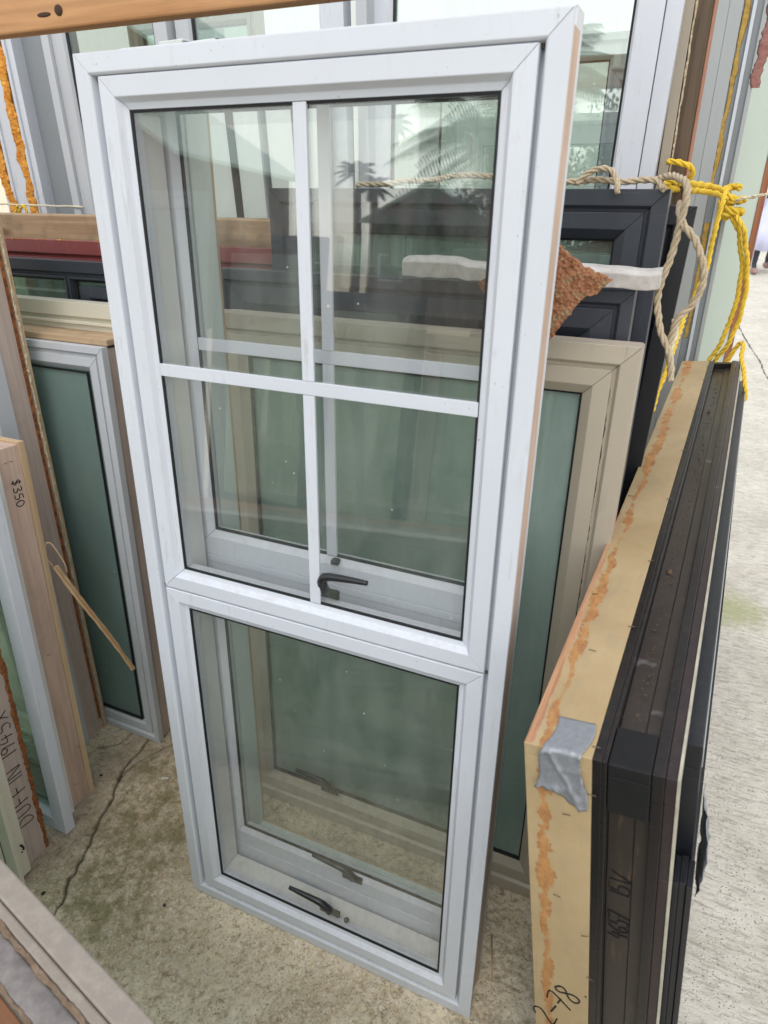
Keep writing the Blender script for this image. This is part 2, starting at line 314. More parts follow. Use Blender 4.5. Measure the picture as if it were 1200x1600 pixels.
def spline(pts, step=.004):
    P = [Vector(p) for p in pts]; P = [P[0] * 2 - P[1]] + P + [P[-1] * 2 - P[-2]]; out = []
    for i in range(1, len(P) - 2):
        a, b, c, d = P[i - 1:i + 3]; n = max(2, int((c - b).length / step))
        for k in range(n):
            t = k / n; out.append(.5 * ((2 * b) + (c - a) * t + (2 * a - 5 * b + 4 * c - d) * t * t + (3 * b - a - 3 * c + d) * t ** 3))
    out.append(P[-2]); return out
def rope(name, pts, r, mat, parent=None, pitch=None, strands=3):
    C = spline(pts, r * .55); pitch = pitch or r * 9; vs, fs = [], []; ns = 6; s = 0.; up = Vector((.13, .31, .94)).normalized()
    U = None; frames = []
    for i, p in enumerate(C):
        t = (C[min(i + 1, len(C) - 1)] - C[max(i - 1, 0)])
        t = t.normalized() if t.length > 1e-7 else Vector((0, 0, 1))
        if U is None: U = t.orthogonal().normalized()
        U = (U - t * U.dot(t)).normalized(); V = t.cross(U)
        if i: s += (p - C[i - 1]).length
        frames.append((p + (U * math.sin(s * 61) + V * math.sin(s * 47 + 2)) * r * .18, U.copy(), V, s))
    for st in range(strands):
        base = len(vs)
        for i, (p, U, V, s) in enumerate(frames):
            a = 2 * math.pi * (s / pitch + st / strands); o = (U * math.cos(a) + V * math.sin(a))
            w = V * math.cos(a) - U * math.sin(a); c = p + o * r * .5
            for k in range(ns): b = 2 * math.pi * k / ns; vs.append(c + (o * math.cos(b) + w * math.sin(b)) * r * (.56 + .06 * math.sin(s * 230 + st)))
        for i in range(len(frames) - 1):
            for k in range(ns): q = base + i * ns; fs.append((q + k, q + (k + 1) % ns, q + ns + (k + 1) % ns, q + ns + k))
        fs += [tuple(base + k for k in range(ns)), tuple(base + (len(frames) - 1) * ns + k for k in range(ns))]
    return mesh_obj(name, vs, fs, mat, parent, 0, True)
def lumps(name, path, r, mat, parent=None, n=40, squash=(1, 1, 1), jit=.5, flat=1.):
    """a torn bead of foam or glue: many merged lumps along a path"""
    C = spline(path, .003); bm = bmesh.new()
    for i in range(n):
        p = C[int((i + random.random()) / n * (len(C) - 1))]; rr = r * random.uniform(.5, 1.25)
        m = Matrix.Translation(p + Vector([random.uniform(-1, 1) * r * jit for _ in range(3)])) @ Euler([random.uniform(0, 6) for _ in range(3)]).to_matrix().to_4x4() @ Matrix.Diagonal((rr * random.uniform(.7, 1.5), rr, rr * random.uniform(.7, 1.5), 1))
        bmesh.ops.create_icosphere(bm, subdivisions=1, radius=1, matrix=m)
    for v in bm.verts: v.co += Vector([random.uniform(-1, 1) * r * .18 for _ in range(3)])
    if flat != 1.:
        for v in bm.verts: v.co.y = C[0].y + (v.co.y - C[0].y) * flat
    me = bpy.data.meshes.new(name); bm.to_mesh(me); bm.free(); me.materials.append(mat); me.polygons.foreach_set('use_smooth', [True] * len(me.polygons))
    o = bpy.data.objects.new(name, me); COL.objects.link(o); o.parent = parent; return o

def smear(name, a, b, wd, nd, w, th, mat, parent, gap=.0, seed=0, freq=38.):
    """torn ragged band of foam, glue or peeling skin lying on a face from a to b"""
    from mathutils import noise
    a, b, wd, nd = Vector(a), Vector(b), Vector(wd).normalized(), Vector(nd).normalized(); L = (b - a).length; n = int(L / .0028); vs = []; fs = []; M_ = 7; prev = False
    for i in range(n + 1):
        s = i / n * L; q = Vector((s * freq, seed * 7.3, 0)); nz = noise.noise(q) + .5 * noise.noise(q * 2.7) + .35 * noise.noise(q * 7.1)
        n2 = noise.noise(q + Vector((0, 31, 0))) + .5 * noise.noise(q * 3.1 + Vector((0, 9, 0))) + .3 * noise.noise(q * 8 + Vector((0, 3, 0)))
        on = noise.noise(Vector((s * freq * .35, 77 + seed, 0))) > gap - 1 + .0 if gap > 0 else True
        if gap > 0: on = noise.noise(Vector((s * freq * .3, 77 + seed, 0))) + .5 > gap
        if not on: prev = False; continue
        c = a.lerp(b, i / n); l, r = -w * (.5 + .42 * nz), w * (.5 + .42 * n2); k = len(vs)
        if r - l < w * .15: r = l + w * .15
        for j in range(M_):
            t = j / (M_ - 1); hgt = th * (.35 + .9 * abs(noise.noise(Vector((s * 150, j * 1.7, seed)))) + .3 * random.random()) if 0 < j < M_ - 1 else -.0003
            vs.append(c + wd * (l + (r - l) * t) + nd * hgt)
        if prev:
            for j in range(M_ - 1): fs.append((k - M_ + j, k - M_ + j + 1, k + j + 1, k + j))
            fs.append((k - M_, k, k + M_ - 1, k - 1))
        prev = True
    return mesh_obj(name, vs, fs, mat, parent, 0, True)

# handwriting: single-stroke glyphs in a 1 x 1.4 cell
GL = {'0': [[(.5, 1.4), (.1, 1.1), (.05, .5), (.4, 0), (.8, .3), (.9, .9), (.5, 1.4)]],
 '1': [[(.5, 1.4), (.45, 0)]], '3': [[(.1, 1.3), (.6, 1.4), (.8, 1.1), (.35, .75), (.85, .5), (.7, .05), (.1, .1)]],
 '4': [[(.3, 1.4), (.05, .6), (.85, .65)], [(.65, 1.1), (.5, 0)]], '5': [[(.9, 1.4), (.3, 1.35), (.2, .8), (.7, .75), (.8, .3), (.5, 0), (.1, .1)]],
 '6': [[(.75, 1.4), (.2, .9), (.1, .35), (.45, 0), (.85, .3), (.6, .65), (.15, .5)]], '7': [[(.05, 1.3), (.85, 1.4), (.35, 0)], [(.2, .7), (.75, .75)]],
 '8': [[(.7, 1.3), (.35, 1.4), (.2, 1.1), (.7, .5), (.6, .05), (.2, .1), (.2, .5), (.75, 1.), (.7, 1.3)]], '9': [[(.8, 1.1), (.4, 1.4), (.15, 1.), (.5, .75), (.8, 1.1), (.6, 0)]],
 '2': [[(.1, 1.1), (.5, 1.4), (.8, 1.05), (.1, .05), (.9, .1)]], '-': [[(.1, .6), (.9, .65)]], '.': [[(.2, .05), (.26, .0)]],
 '$': [[(.85, 1.2), (.4, 1.3), (.2, .95), (.8, .5), (.6, .15), (.1, .2)], [(.55, 1.5), (.45, -.1)]],
 'V': [[(.3, 1.4), (.45, 0), (1.3, 1.3)]], 'X': [[(.1, 1.2), (.9, .1)], [(.9, 1.3), (.1, 0)]], 'D': [[(.2, 1.4), (.15, 0), (.8, .3), (.85, 1.), (.2, 1.4)]],
 'U': [[(.1, 1.4), (.15, .2), (.5, 0), (.8, .3), (.85, 1.4)]], 'F': [[(.2, 0), (.2, 1.4), (.9, 1.4)], [(.2, .75), (.75, .78)]],
 'I': [[(.4, 1.4), (.4, 0)]], 'N': [[(.1, 0), (.15, 1.4), (.8, 0), (.85, 1.4)]], ' ': []}
def writing(name, text, org, right, upv, size, r, parent, mat=INK, kern=1.15):
    o, R_, U_ = Vector(org), Vector(right), Vector(upv); nrm = R_.cross(U_).normalized(); vs, fs = [], []; x = 0
    for ch in text:
        for st in GL[ch]:
            pts = spline([(a + x, b, 0) for a, b in st], .12) if len(st) > 2 else [Vector((a + x, b, 0)) for a, b in st]
            P = [o + R_ * p.x * size + U_ * p.y * size for p in pts]
            for i, p in enumerate(P):
                t = (P[min(i + 1, len(P) - 1)] - P[max(i - 1, 0)]).normalized(); s = nrm.cross(t) * r * random.uniform(.75, 1.15)
                vs += [p + s + nrm * .0006, p - s + nrm * .0006, p - s - nrm * .0006, p + s - nrm * .0006]
            k = len(vs) - 4 * len(P)
            for i in range(len(P) - 1):
                for j in range(4): a = k + i * 4; fs.append((a + j, a + (j + 1) % 4, a + 4 + (j + 1) % 4, a + 4 + j))
            fs += [(k, k + 1, k + 2, k + 3), tuple(len(vs) - 4 + j for j in range(4))]
        x += kern * (.55 if ch in 'I1. ' else 1)
    return mesh_obj(name, vs, fs, mat, parent)

# ------------------------------------------------------------------ ground
def fbm(nx, ny, cells, octs, seed):
    r = np.random.default_rng(seed); out = np.zeros((ny, nx)); amp = 1.; tot = 0
    yy, xx = np.mgrid[0:ny, 0:nx]
    for o in range(octs):
        c = cells * 2 ** o; g = r.random((int(c * ny / nx) + 3, c + 3)); u = xx / nx * c; v = yy / nx * c
        i = u.astype(int); j = v.astype(int); fu = u - i; fv = v - j; fu = fu * fu * (3 - 2 * fu); fv = fv * fv * (3 - 2 * fv)
        out += amp * ((g[j, i] * (1 - fu) + g[j, i + 1] * fu) * (1 - fv) + (g[j + 1, i] * (1 - fu) + g[j + 1, i + 1] * fu) * fv); tot += amp; amp *= .55
    return out / tot
def segdist(X, Y, pts):
    d = np.full(X.shape, 9.)
    for (ax, ay), (bx, by) in zip(pts[:-1], pts[1:]):
        dx, dy = bx - ax, by - ay; t = np.clip(((X - ax) * dx + (Y - ay) * dy) / (dx * dx + dy * dy), 0, 1)
        d = np.minimum(d, np.hypot(X - ax - t * dx, Y - ay - t * dy))
    return d
def ground():
    X0, X1, Y0, Y1, st = -.85, 1.05, -.55, .95, .0030
    nx, ny = int((X1 - X0) / st), int((Y1 - Y0) / st); xs = np.linspace(X0, X1, nx); ys = np.linspace(Y0, Y1, ny); X, Y = np.meshgrid(xs, ys)
    a = fbm(nx, ny, 5, 3, 1); b = fbm(nx, ny, 46, 3, 2); c = fbm(nx, ny, 170, 2, 3); e = fbm(nx, ny, 13, 4, 5)
    rough = np.clip((a - .35) * 2.5, .25, 1.)
    Z = -.002 + (b - .5) * .017 * rough + (e - .5) * .006 * rough + (c - .5) * .0095 * (.6 + rough * .5)
    pits = np.clip((b - .64) * 7, 0, 1) + np.clip((e - .66) * 6, 0, 1) * .8; Z -= pits * .006
    wob = (fbm(nx, ny, 40, 3, 8) - .5) * .022
    cr = [(-.283, -.231), (-.325, -.122), (-.368, -.018), (-.405, .083), (-.413, .117), (-.456, .203), (-.474, .28), (-.482, .382), (-.50, .55)]
    cr0 = [(-.20, -.45), (-.283, -.231)]
    d = segdist(X + wob, Y + wob * .5, cr0 + cr[1:]); d2 = segdist(X + wob * 1.5, Y, [(-.456, .203), (-.44, .30), (-.41, .36), (-.36, .42)]); d3 = segdist(X + wob, Y - wob, [(-.60, .27), (-.56, .33), (-.555, .40)])
    crk = np.exp(-(d / .0042) ** 2) * .95 + np.exp(-(d2 / .004) ** 2) * .6 + np.exp(-(d3 / .004) ** 2) * .6; crk = np.clip(crk, 0, 1); Z -= crk * .008
    def blob(cx, cy, rx, ry, rot=0):
        u = (X - cx) * math.cos(rot) + (Y - cy) * math.sin(rot); v = -(X - cx) * math.sin(rot) + (Y - cy) * math.cos(rot); return np.exp(-(u / rx) ** 2 - (v / ry) ** 2)
    moss = np.clip(1.5 * blob(-.30, .24, .13, .24, .3) + .9 * blob(-.22, .05, .16, .22) + .45 * blob(.0, -.12, .35, .10) + .6 * blob(-.25, -.22, .2, .12) + .8 * blob(1.30, 1.9, .1, .25) + .35 * blob(.62, -.1, .25, .08), 0, 1)
    stack_dark = np.clip(.9 * np.exp(-(segdist(X, Y, [(-.44, .38), (-.56, .16), (-.45, .0), (-.5, -.2)]) / .10) ** 2) + .6 * blob(.15, .6, 1.0, .45) + .35 * blob(-.2, .05, .2, .18), 0, 1)
    edge = np.minimum.reduce([X - X0, X1 - X, Y - Y0, Y1 - Y]); f = np.clip(edge / .12, 0, 1); Z = Z * f + (1 - f) * -.0045
    me = bpy.data.meshes.new('concrete_floor'); co = np.stack([X, Y, Z], -1).reshape(-1, 3)
    me.vertices.add(len(co)); me.vertices.foreach_set('co', co.astype(np.float32).ravel())
    idx = np.arange(nx * ny).reshape(ny, nx); q = np.stack([idx[:-1, :-1], idx[:-1, 1:], idx[1:, 1:], idx[1:, :-1]], -1).reshape(-1, 4)
    me.loops.add(q.size); me.loops.foreach_set('vertex_index', q.ravel().astype(np.int32)); me.polygons.add(len(q))
    me.polygons.foreach_set('loop_start', np.arange(0, q.size, 4, dtype=np.int32)); me.update(calc_edges=True)
    me.polygons.foreach_set('use_smooth', np.ones(len(q), bool))
    for nm, arr in (('moss', moss * f), ('crack', crk * f), ('stack_dark', stack_dark * f)):
        at = me.attributes.new(nm, 'FLOAT', 'POINT'); at.data.foreach_set('value', arr.astype(np.float32).ravel())
    me.materials.append(CONC); o = bpy.data.objects.new('concrete_floor', me); COL.objects.link(o); tag(o, kind='structure')
    B = 120; q = [(-B, -B), (X0, -B), (X1, -B), (B, -B), (-B, Y0), (X0, Y0), (X1, Y0), (B, Y0), (-B, Y1), (X0, Y1), (X1, Y1), (B, Y1), (-B, B), (X0, B), (X1, B), (B, B)]
    g = mesh_obj('yard_ground', [(x, y, -.0045) for x, y in q], [(r * 4 + c, r * 4 + c + 1, r * 4 + c + 5, r * 4 + c + 4) for r in range(3) for c in range(3) if (r, c) != (1, 1)], CONC); tag(g, kind='structure')
ground()
def crack_strip(pts, w):
    vs = []; fs = []
    P = spline([(x, y, 0) for x, y in pts], .06)
    for i, p in enumerate(P):
        t = (P[min(i + 1, len(P) - 1)] - P[max(i - 1, 0)]).normalized(); q = Vector((-t.y, t.x, 0)); ww = w * random.uniform(.3, 1.2); o = q * random.uniform(-.006, .006)
        vs += [p + o + q * ww + Vector((0, 0, -.0005)), p + o - q * ww + Vector((0, 0, -.0005))]
        if i: k = i * 2; fs.append((k - 2, k - 1, k + 1, k))
    o = mesh_obj('yard_crack', vs, fs, plain('crack_dirt', (.09, .075, .055), .9)); tag(o, kind='structure')
crack_strip([(1.22, 8.9), (1.329, 7.735), (1.415, 6.86), (1.49, 6.3), (1.534, 5.937), (1.571, 5.546), (1.72, 5.0), (2.1, 4.2)], .006)
crack_strip([(1.571, 5.546), (1.60, 4.6), (1.56, 3.9)], .003)

# ------------------------------------------------------------------ window kit
P_OUT = [(0, .001), (.027, 0), (.030, .003), (.034, .021), (.052, .021), (.052, .050), (.014, .050), (.014, .012), (0, .010)]
P_SASH = [(0, .004), (.001, .0025), (.029, .0025), (.0365, .0135), (.0475, .0160), (.0480, .023), (.0480, .040), (.0, .040)]
P_GASK = [(0, .0148), (.0042, .0158), (.0042, .0190), (0, .0190)]
def sash(parent, rect, mat, gmat, prof=P_SASH, gi=.0460, gd=.0190, sub=None):
    members(parent, rect, prof, mat)
    x0, z0, x1, z1 = rect; g = (x0 + gi, z0 + gi, x1 - gi, z1 - gi)
    members(parent, g, P_GASK, GASKET, ('gasket', 'gasket'), bevel=0, gap=0)
    pane(parent, (g[0] - .004 + .002, g[1] - .002, g[2] + .002, g[3] + .002), gd, gmat); return g
def handle(parent, x, y, z, flip=1, up=1, mat=HANDLE, s=1.):
    """awning-window latch: base block, curved neck and long tapering lever"""
    h = box('handle', (x - .028 * s, x + .028 * s, y - .004, y + .004, z - .009, z + .011), mat, parent, .003)
    hx = x; pts = [(hx, y - .002, z + .004), (hx + flip * .002, y - .010 * s, z + .020 * s), (hx - flip * .002, y - .018 * s, z + .038 * s), (hx - flip * .016, y - .022 * s, z + .050 * s), (hx - flip * .060 * s, y - .024 * s, z + .056 * s), (hx - flip * .098 * s, y - .024 * s, z + .058 * s)]
    C = spline(pts, .006); n = len(C); t = tube('lever', C, [.0105 - .0060 * (i / n) for i in range(n)], mat, None, 8); t.parent = h
    return h

# the tall front window ------------------------------------------------
W, H = .7787, 1.90
w1 = thing('sash_window', 'tall white aluminium window with a four light upper pane, leaning in front of all the others', 'window', (0, 0, .001), 4.5)
members(w1, (0, 0, W, H), P_OUT, WHITE, ('frame_rail', 'frame_stile'))
gU = sash(w1, (.0435, .9485, W - .0375, H - .032), WHITE, GLASS)
gL = sash(w1, (.0435, .0395, W - .0375, .9455), WHITE, GLASS)
box('transom_bar', (.036, W - .033, .022, .050, .9465 - .02, .9475 + .02), WHITE, w1, 0)
box('muntin', (.3905, .4125, .0135, .0188, gU[1] + .001, 1.398), WHITE, w1, .0008)
box('muntin', (.3905, .4125, .0135, .0188, 1.4215, gU[3] - .001), WHITE, w1, .0008)
box('muntin', (gU[0] + .001, gU[2] - .001, .0130, .0188, 1.3985, 1.421), WHITE, w1, .0008)
members(w1, (.068, .060, W - .068, H - .062), rectp(0, .020, .0405, .088), REVEAL, ('reveal_board', 'reveal_board'), skip=(2,))
members(w1, (.009, .006, W - .009, H - .006), rectp(0, .0045, .0125, .095), LINER, ('liner_board', 'liner_board'))
handle(w1, .405, .030, .108, 1)
handle(w1, .415, .034, 1.010, -1)
tube('screw_cap', [(.452, .030, .104), (.452, .018 + .008, .108)], .0065, HANDLE, w1, 10)
for (x, z) in ((.0375, .9465), (.0375, H - .0355), (W - .036, H - .034), (W - .036, .9465)):   # black grime plugs at the sash corners
    box('corner_plug', (x - .004, x + .004, .011, .0135, z - .0035, z + .0035), plain('corner_grime', (.09, .07, .05), .8) if 'corner_grime' not in bpy.data.materials else bpy.data.materials['corner_grime'], w1, .001)

# the matching window right behind -------------------------------------
w2 = thing('sash_window', 'second white window standing directly behind the tall front one, seen through its panes', 'window', (.012, .096, .001), 4.5)
W2, H2 = .752, 1.915
members(w2, (0, 0, W2, H2), [(0, 0), (.034, 0), (.034, .045), (0, .045)], WHITE, ('frame_rail', 'frame_stile'))
P2 = [(0, .0025), (.043, .0025), (.058, .012), (.058, .030), (0, .030)]
for r in ((.0355, .9845, W2 - .0355, H2 - .0355), (.0355, .108, W2 - .0355, .966)):
    members(w2, r, P2, WHITE); g = (r[0] + .058, r[1] + .058, r[2] - .058, r[3] - .058)
    members(w2, g, [(0, .0105), (.0045, .0115), (.0045, .0155), (0, .0155)], GASKET, ('gasket', 'gasket'), bevel=0, gap=0)
    pane(w2, (g[0] - .002, g[1] - .002, g[2] + .002, g[3] + .002), .0155, GLASS2)
box('transom_bar', (.0345, W2 - .0345, .001, .045, .9665, .984), WHITE, w2, .001)
box('sill_bar', (.0345, W2 - .0345, .001, .045, .0345, .1075), WHITE, w2, .001)
box('muntin', (.366, .388, .009, .0152, 1.044, 1.424), WHITE, w2, .0008); box('muntin', (.366, .388, .009, .0152, 1.448, H2 - .0945), WHITE, w2, .0008)
box('muntin', (.096, W2 - .096, .0088, .0152, 1.4245, 1.4475), WHITE, w2, .0008)
members(w2, (.066, .066, W2 - .066, H2 - .05), rectp(0, .020, .0455, .105), PALEGREEN, ('reveal_board', 'reveal_board'), skip=(2,))
members(w2, (.072, .072, W2 - .072, H2 - .055), rectp(0, .014, .1055, .112), PINE, ('liner_edge', 'liner_edge'), skip=(2,))
handle(w2, .420, .004, .150, 1); box('latch', (.380, .397, -.004, .012, 1.030, 1.041), HANDLE, w2, .003)

def simple_window(name, label, loc, w, h, mat, gmat, lean, yaw=0, roll=0, fw=.05, sw=.05, depth=.05, liner=None, linermat=None, lights=((0, 0, 1, 1),), muntins=(), group=None, gd=.03, sashp=True):
    t = thing(name, label, 'window', loc, lean, yaw, roll, group)
    po = [(0, 0), (fw - .012, 0), (fw - .006, .008), (fw + .004, .010), (fw + .004, depth), (0, depth)]
    members(t, (0, 0, w, h), po, mat, ('frame_rail', 'frame_stile'))
    iw, ih = w - 2 * fw, h - 2 * fw
    for (a, b, c, d) in lights:
        r = (fw + a * iw + .0005 + (.004 if a else 0), fw + b * ih + .0005 + (.004 if b else 0), fw + c * iw - .0005, fw + d * ih - .0005)
        ps = [(0, .004), (sw * .62, .004), (sw, .018), (sw, gd + .012), (0, gd + .012)]
        members(t, r, ps, mat)
        g = (r[0] + sw, r[1] + sw, r[2] - sw, r[3] - sw)
        members(t, g, [(0, gd - .009), (.0045, gd - .007), (.0045, gd), (0, gd)], GASKET, ('gasket', 'gasket'), bevel=0, gap=0)
        pane(t, (g[0] - .003, g[1] - .003, g[2] + .003, g[3] + .003), gd, gmat)
        for m in muntins:
            x = g[0] + m * (g[2] - g[0]); box('muntin', (x - .012, x + .012, gd - .008, gd - .0005, g[1] + .001, g[3] - .001), mat, t)
    if liner: members(t, (.006, .006, w - .006, h - .006), rectp(0, .018, depth + .0005, depth + liner), linermat or LINER, ('liner_board', 'liner_board'))
    return t

# middle stack (all standing on the slab, leaning back) -----------------
beige = simple_window('casement_window', 'beige framed window with sea green glass, behind the right edge of the tall white window', (-.060, .335, 0), .950, 1.440, BEIGE, SEAG, 5, fw=.045, sw=.050, liner=.05, linermat=LINER_G)
smear('mould_line', (.903, .0085, .62), (.903, .0085, 1.36), (1, 0, 0), (0, -1, 0), .005, .0008, plain('black_mould', (.05, .04, .03), .9), beige, seed=8, freq=60)
handle(beige, .30, .0, .118, 1)
blk2 = simple_window('casement_window', 'short black window under the white foam strip, behind the cork scrap', (-.115, .462, 0), .968, 1.512, CHAR, SEAG, 4.6, fw=.035, sw=.062, liner=None)
blk1 = simple_window('casement_window', 'large charcoal window with pale rope lying over its top edge', (-.030, .590, 0), .908, 1.680, CHAR, PALEG, 4.4, fw=.042, sw=.050, muntins=(.66, .78), liner=.04, linermat=BROWNT)
blk0 = simple_window('casement_window', 'plain black window at the very back of the dark stack beside the grey frame', (-.06, .755, 0), .928, 1.672, BLACK, GREENG, 4.2, roll=2.0, fw=.05, sw=.05)

# left group behind ------------------------------------------------------
cream = simple_window('casement_window', 'cream window with stepped top rail behind the white green glazed one', (-1.45, .475, 0), 1.22, 1.398, CREAM, GREENG, 5, fw=.05, sw=.04, gd=.045)
box('track_bar', (-.0, 1.22, -.006, .0, 1.34, 1.348), CREAM, cream); box('track_bar', (-.0, 1.22, -.010, .0, 1.30, 1.306), CREAM, cream)
blk3 = simple_window('casement_window', 'charcoal window with small inset sash under the maroon rail', (-1.75, .555, 0), 1.66, 1.492, CHAR, PALEG, 5, fw=.042, sw=.010, lights=((0, 0, .62, 1), (.62, 0, 1, 1)), muntins=())
members(blk3, (1.075, .30, 1.62, 1.425), [(0, -.004), (.03, -.004), (.04, .006), (0, .006)], CHAR)
lumps('paint_flakes', [(1.58, -.001, 1.40), (1.582, -.001, 1.1), (1.58, -.001, .9)], .003, PALEFOAM, blk3, 30)
mar = simple_window('casement_window', 'maroon window whose top rail shows below the rough pine rail', (-2.0, .66, 0), 1.97, 1.532, MAROON, GREENG, 5, fw=.050, sw=.030)
lumps('foam_scraps', [(.80, -.002, 1.531), (1.2, .002, 1.531), (1.6, -.002, 1.531)], .003, ORFOAM, mar, 30)

# racks -------------------------------------------------------------------
tag(box('rack_rail', (-3.2, -.02, .865, .905, 1.500, 1.590), PINE_X, None, .004), 'rough sawn pine rail running level behind the maroon window', 'rail')
bm_ = box('overhead_beam', (-3.0, 3.0, .36, .405, 1.966, 2.056), BEAM, None, .004); tag(bm_, 'orange pine beam with a knot crossing above the windows', 'beam')
k_ = plain('dark_knot_wood', (.05, .022, .012), .7)
kb = bmesh.new(); bmesh.ops.create_uvsphere(kb, u_segments=20, v_segments=10, radius=1, matrix=Matrix.Translation((-.223, .3595, 1.994)) @ Matrix.Diagonal((.010, .0025, .009, 1)))
bmesh.ops.create_uvsphere(kb, u_segments=16, v_segments=8, radius=1, matrix=Matrix.Translation((-.262, .3597, 1.990)) @ Matrix.Diagonal((.018, .0015, .004, 1)))
km = bpy.data.meshes.new('knot'); kb.to_mesh(km); kb.free(); km.materials.append(k_); ko = bpy.data.objects.new('knot', km); COL.objects.link(ko); ko.parent = bm_
for px_, lb in ((-3.15, 'rack post at the far left end of the rack'), (2.9, 'rack post at the right end of the overhead beam')):
    tag(box('rack_post', (px_, px_ + .09, .41, .50, 0, 2.2), PINE, None, .003), lb, 'post')

# tall doors at the back ---------------------------------------------------
YB = 1.02
dl = thing('sliding_door', 'tall white sliding door with two glazed leaves at the back left', 'door', (0, YB, 0), 1.5)
HD = 2.45
def tall_leaf(t, x0, x1, s, y, mat=WHITE_OLD, gm=PALEG, top=.09, z0=.02, h=HD, names=('leaf_rail', 'leaf_stile')):
    members(t, (x0, z0, x1, h), [(0, y), (s - .006, y), (s, y + .008), (s, y + .04), (0, y + .04)], mat, names)
    members(t, (x0 + s, z0 + s, x1 - s, h - s), [(0, y + .010), (.006, y + .012), (.006, y + .018), (0, y + .018)], GASKET, ('gasket', 'gasket'), bevel=0, gap=0)
    pane(t, (x0 + s - .002, z0 + s - .002, x1 - s + .002, h - s + .002), y + .018, gm)
members(dl, (-1.045, 0, .075, HD + .03), [(0, 0), (.030, 0), (.030, .10), (0, .10)], WHITE_OLD, ('frame_rail', 'frame_stile'))
tall_leaf(dl, -1.014, -.565, .052, .012, gm=ROOMG); tall_leaf(dl, -.548, -.020, .052, .030, gm=ROOMG)
box('mullion', (-.058, .012, -.004, .040, .03, HD), WHITE, dl)
# timber slats glimpsed inside the left leaf: small casements stored behind it
for i, (x0, z0, x1, z1) in enumerate(((-.84, 1.25, -.36, 2.13), (-.77, 1.20, -.57, 2.10))):
    t = simple_window('stored_sash', ('small timber sash stored behind the left glass door leaf, outer one', 'small white sash stored behind the left glass door leaf, inner one')[i], (x0, YB + .16 + .09 * i, 0), x1 - x0, z1, (TAN, WHITE_OLD)[i], PALEG, 1.5, fw=.02, sw=.02)
dr = thing('glazed_door', 'big white glazed door with wide pale green pane behind the right of the stack', 'door', (0, YB + .04, 0), 2.0, roll=1.2)
HD2 = 2.5
members(dr, (-.02, 0, .775, HD2), [(0, 0), (.036, 0), (.036, .09), (0, .09)], WHITE, ('frame_rail', 'frame_stile'))
tall_leaf(dr, .018, .737, .062, -.012, WHITE, ROOMG, h=HD2 - .037, z0=.038)
members(dr, (-.012, .01, .767, HD2 - .01), rectp(0, .018, .0905, .11), TAN, ('liner_board', 'liner_board'))
simple_window('stored_sash', 'white framed sash stored behind the big glazed door at its right side', (.640, 1.30, 0), .19, 1.93, WHITE, PALEG, 1.5, fw=.018, sw=.018)
simple_window('stored_sash', 'wide pale window stored behind the big glazed door, hidden lower part', (.06, 1.42, 0), .62, 2.02, PALEGREEN, ROOMG, 1.5, fw=.03, sw=.03)
bw = thing('added_back_wall', 'pale green boarded wall added behind the glass doors to stand in for their pale reflection', 'wall', (0, 0, 0))  # added wall, its pale green stands in for the reflection in the panes
for i in range(15): box('board', (-3.4 + i * .29, -3.1106 + i * .29, 3.2, 3.225, 0, 2.7), PALEGREEN, bw, .001)
# vertical panelled doors seen through the top-left light
for i in range(5):
    x = -.44 + i * .088
    d_ = thing('panel_door', ('edge of a pale green door slab in the row behind the window, ' + ('first from the left', 'second from the left', 'third from the left', 'fourth from the left', 'rightmost')[i]), 'door', (x, .935 + .012 * i, 0), .6, roll=-1.5 + .3 * i, group='pale green door slabs')
    box('slab', (0, .080, 0, .035, 0, 2.02 - .004 * i), PALEGREEN, d_, .002)
    box('edge_strip', (.0803, .0853, -.001, .030, 0, 2.015), GASKET if i % 2 else GREYP, d_, 0)
# far-left grey sheet and foam-covered uPVC frames
gp = thing('panel', 'plain mid grey panel between the foam smeared frame and the white door', 'panel', (-1.27, 1.16, 0), 1.0)
box('sheet', (0, .20, 0, .03, 0, 2.4), GREYP, gp); box('edge_trim', (.2005, .225, -.006, .03, 0, 2.4), GREYL, gp)
def upvc(loc, w, label, roll):
    t = thing('upvc_frame', label, 'frame', loc, 1., roll=roll)
    for x0, x1, d in ((0, .018, 0), (.0182, .032, -.008), (.0322, .05, -.002), (.0502, .062, -.010), (.0622, w, -.003)): box('profile', (x0, x1, d, .06, 0, 2.3), WHITE, t, .001)
    smear('foam_smear', (.036, -.0085, 1.2), (.026, -.0085, 2.1), (1, 0, 0), (0, -1, 0), .042, .006, ORFOAM, t, seed=len(label), freq=9)
    smear('foam_smear', (.060, -.0105, 1.3), (.05, -.0105, 1.62), (1, 0, 0), (0, -1, 0), .012, .005, ORFOAM, t, seed=len(label) + 3, freq=20)
    return t
upvc((-1.375, 1.12, 0), .088, 'white uPVC frame streaked with orange foam beside the grey panel', .6)
upvc((-1.515, 1.14, 0), .12, 'white uPVC frame at the far left edge with orange foam low down', .8)
rope('cord', [(-1.6, 1.06, 1.603), (-1.42, 1.055, 1.604), (-1.30, 1.055, 1.602), (-1.0, 1.06, 1.598)], .0032, WROPE)
tag(bpy.data.objects['cord'], 'thin white cord stretched across the foam smeared frames', 'cord')
yt = rope('rope_tie', [(-1.30, 1.05, 1.60), (-1.31, 1.045, 1.57), (-1.285, 1.04, 1.545), (-1.25, 1.04, 1.575), (-1.262, 1.042, 1.60), (-1.29, 1.04, 1.572), (-1.26, 1.04, 1.545)], .005, YROPE)
tag(yt, 'short yellow rope tie knotted over the orange foam at upper left', 'rope')

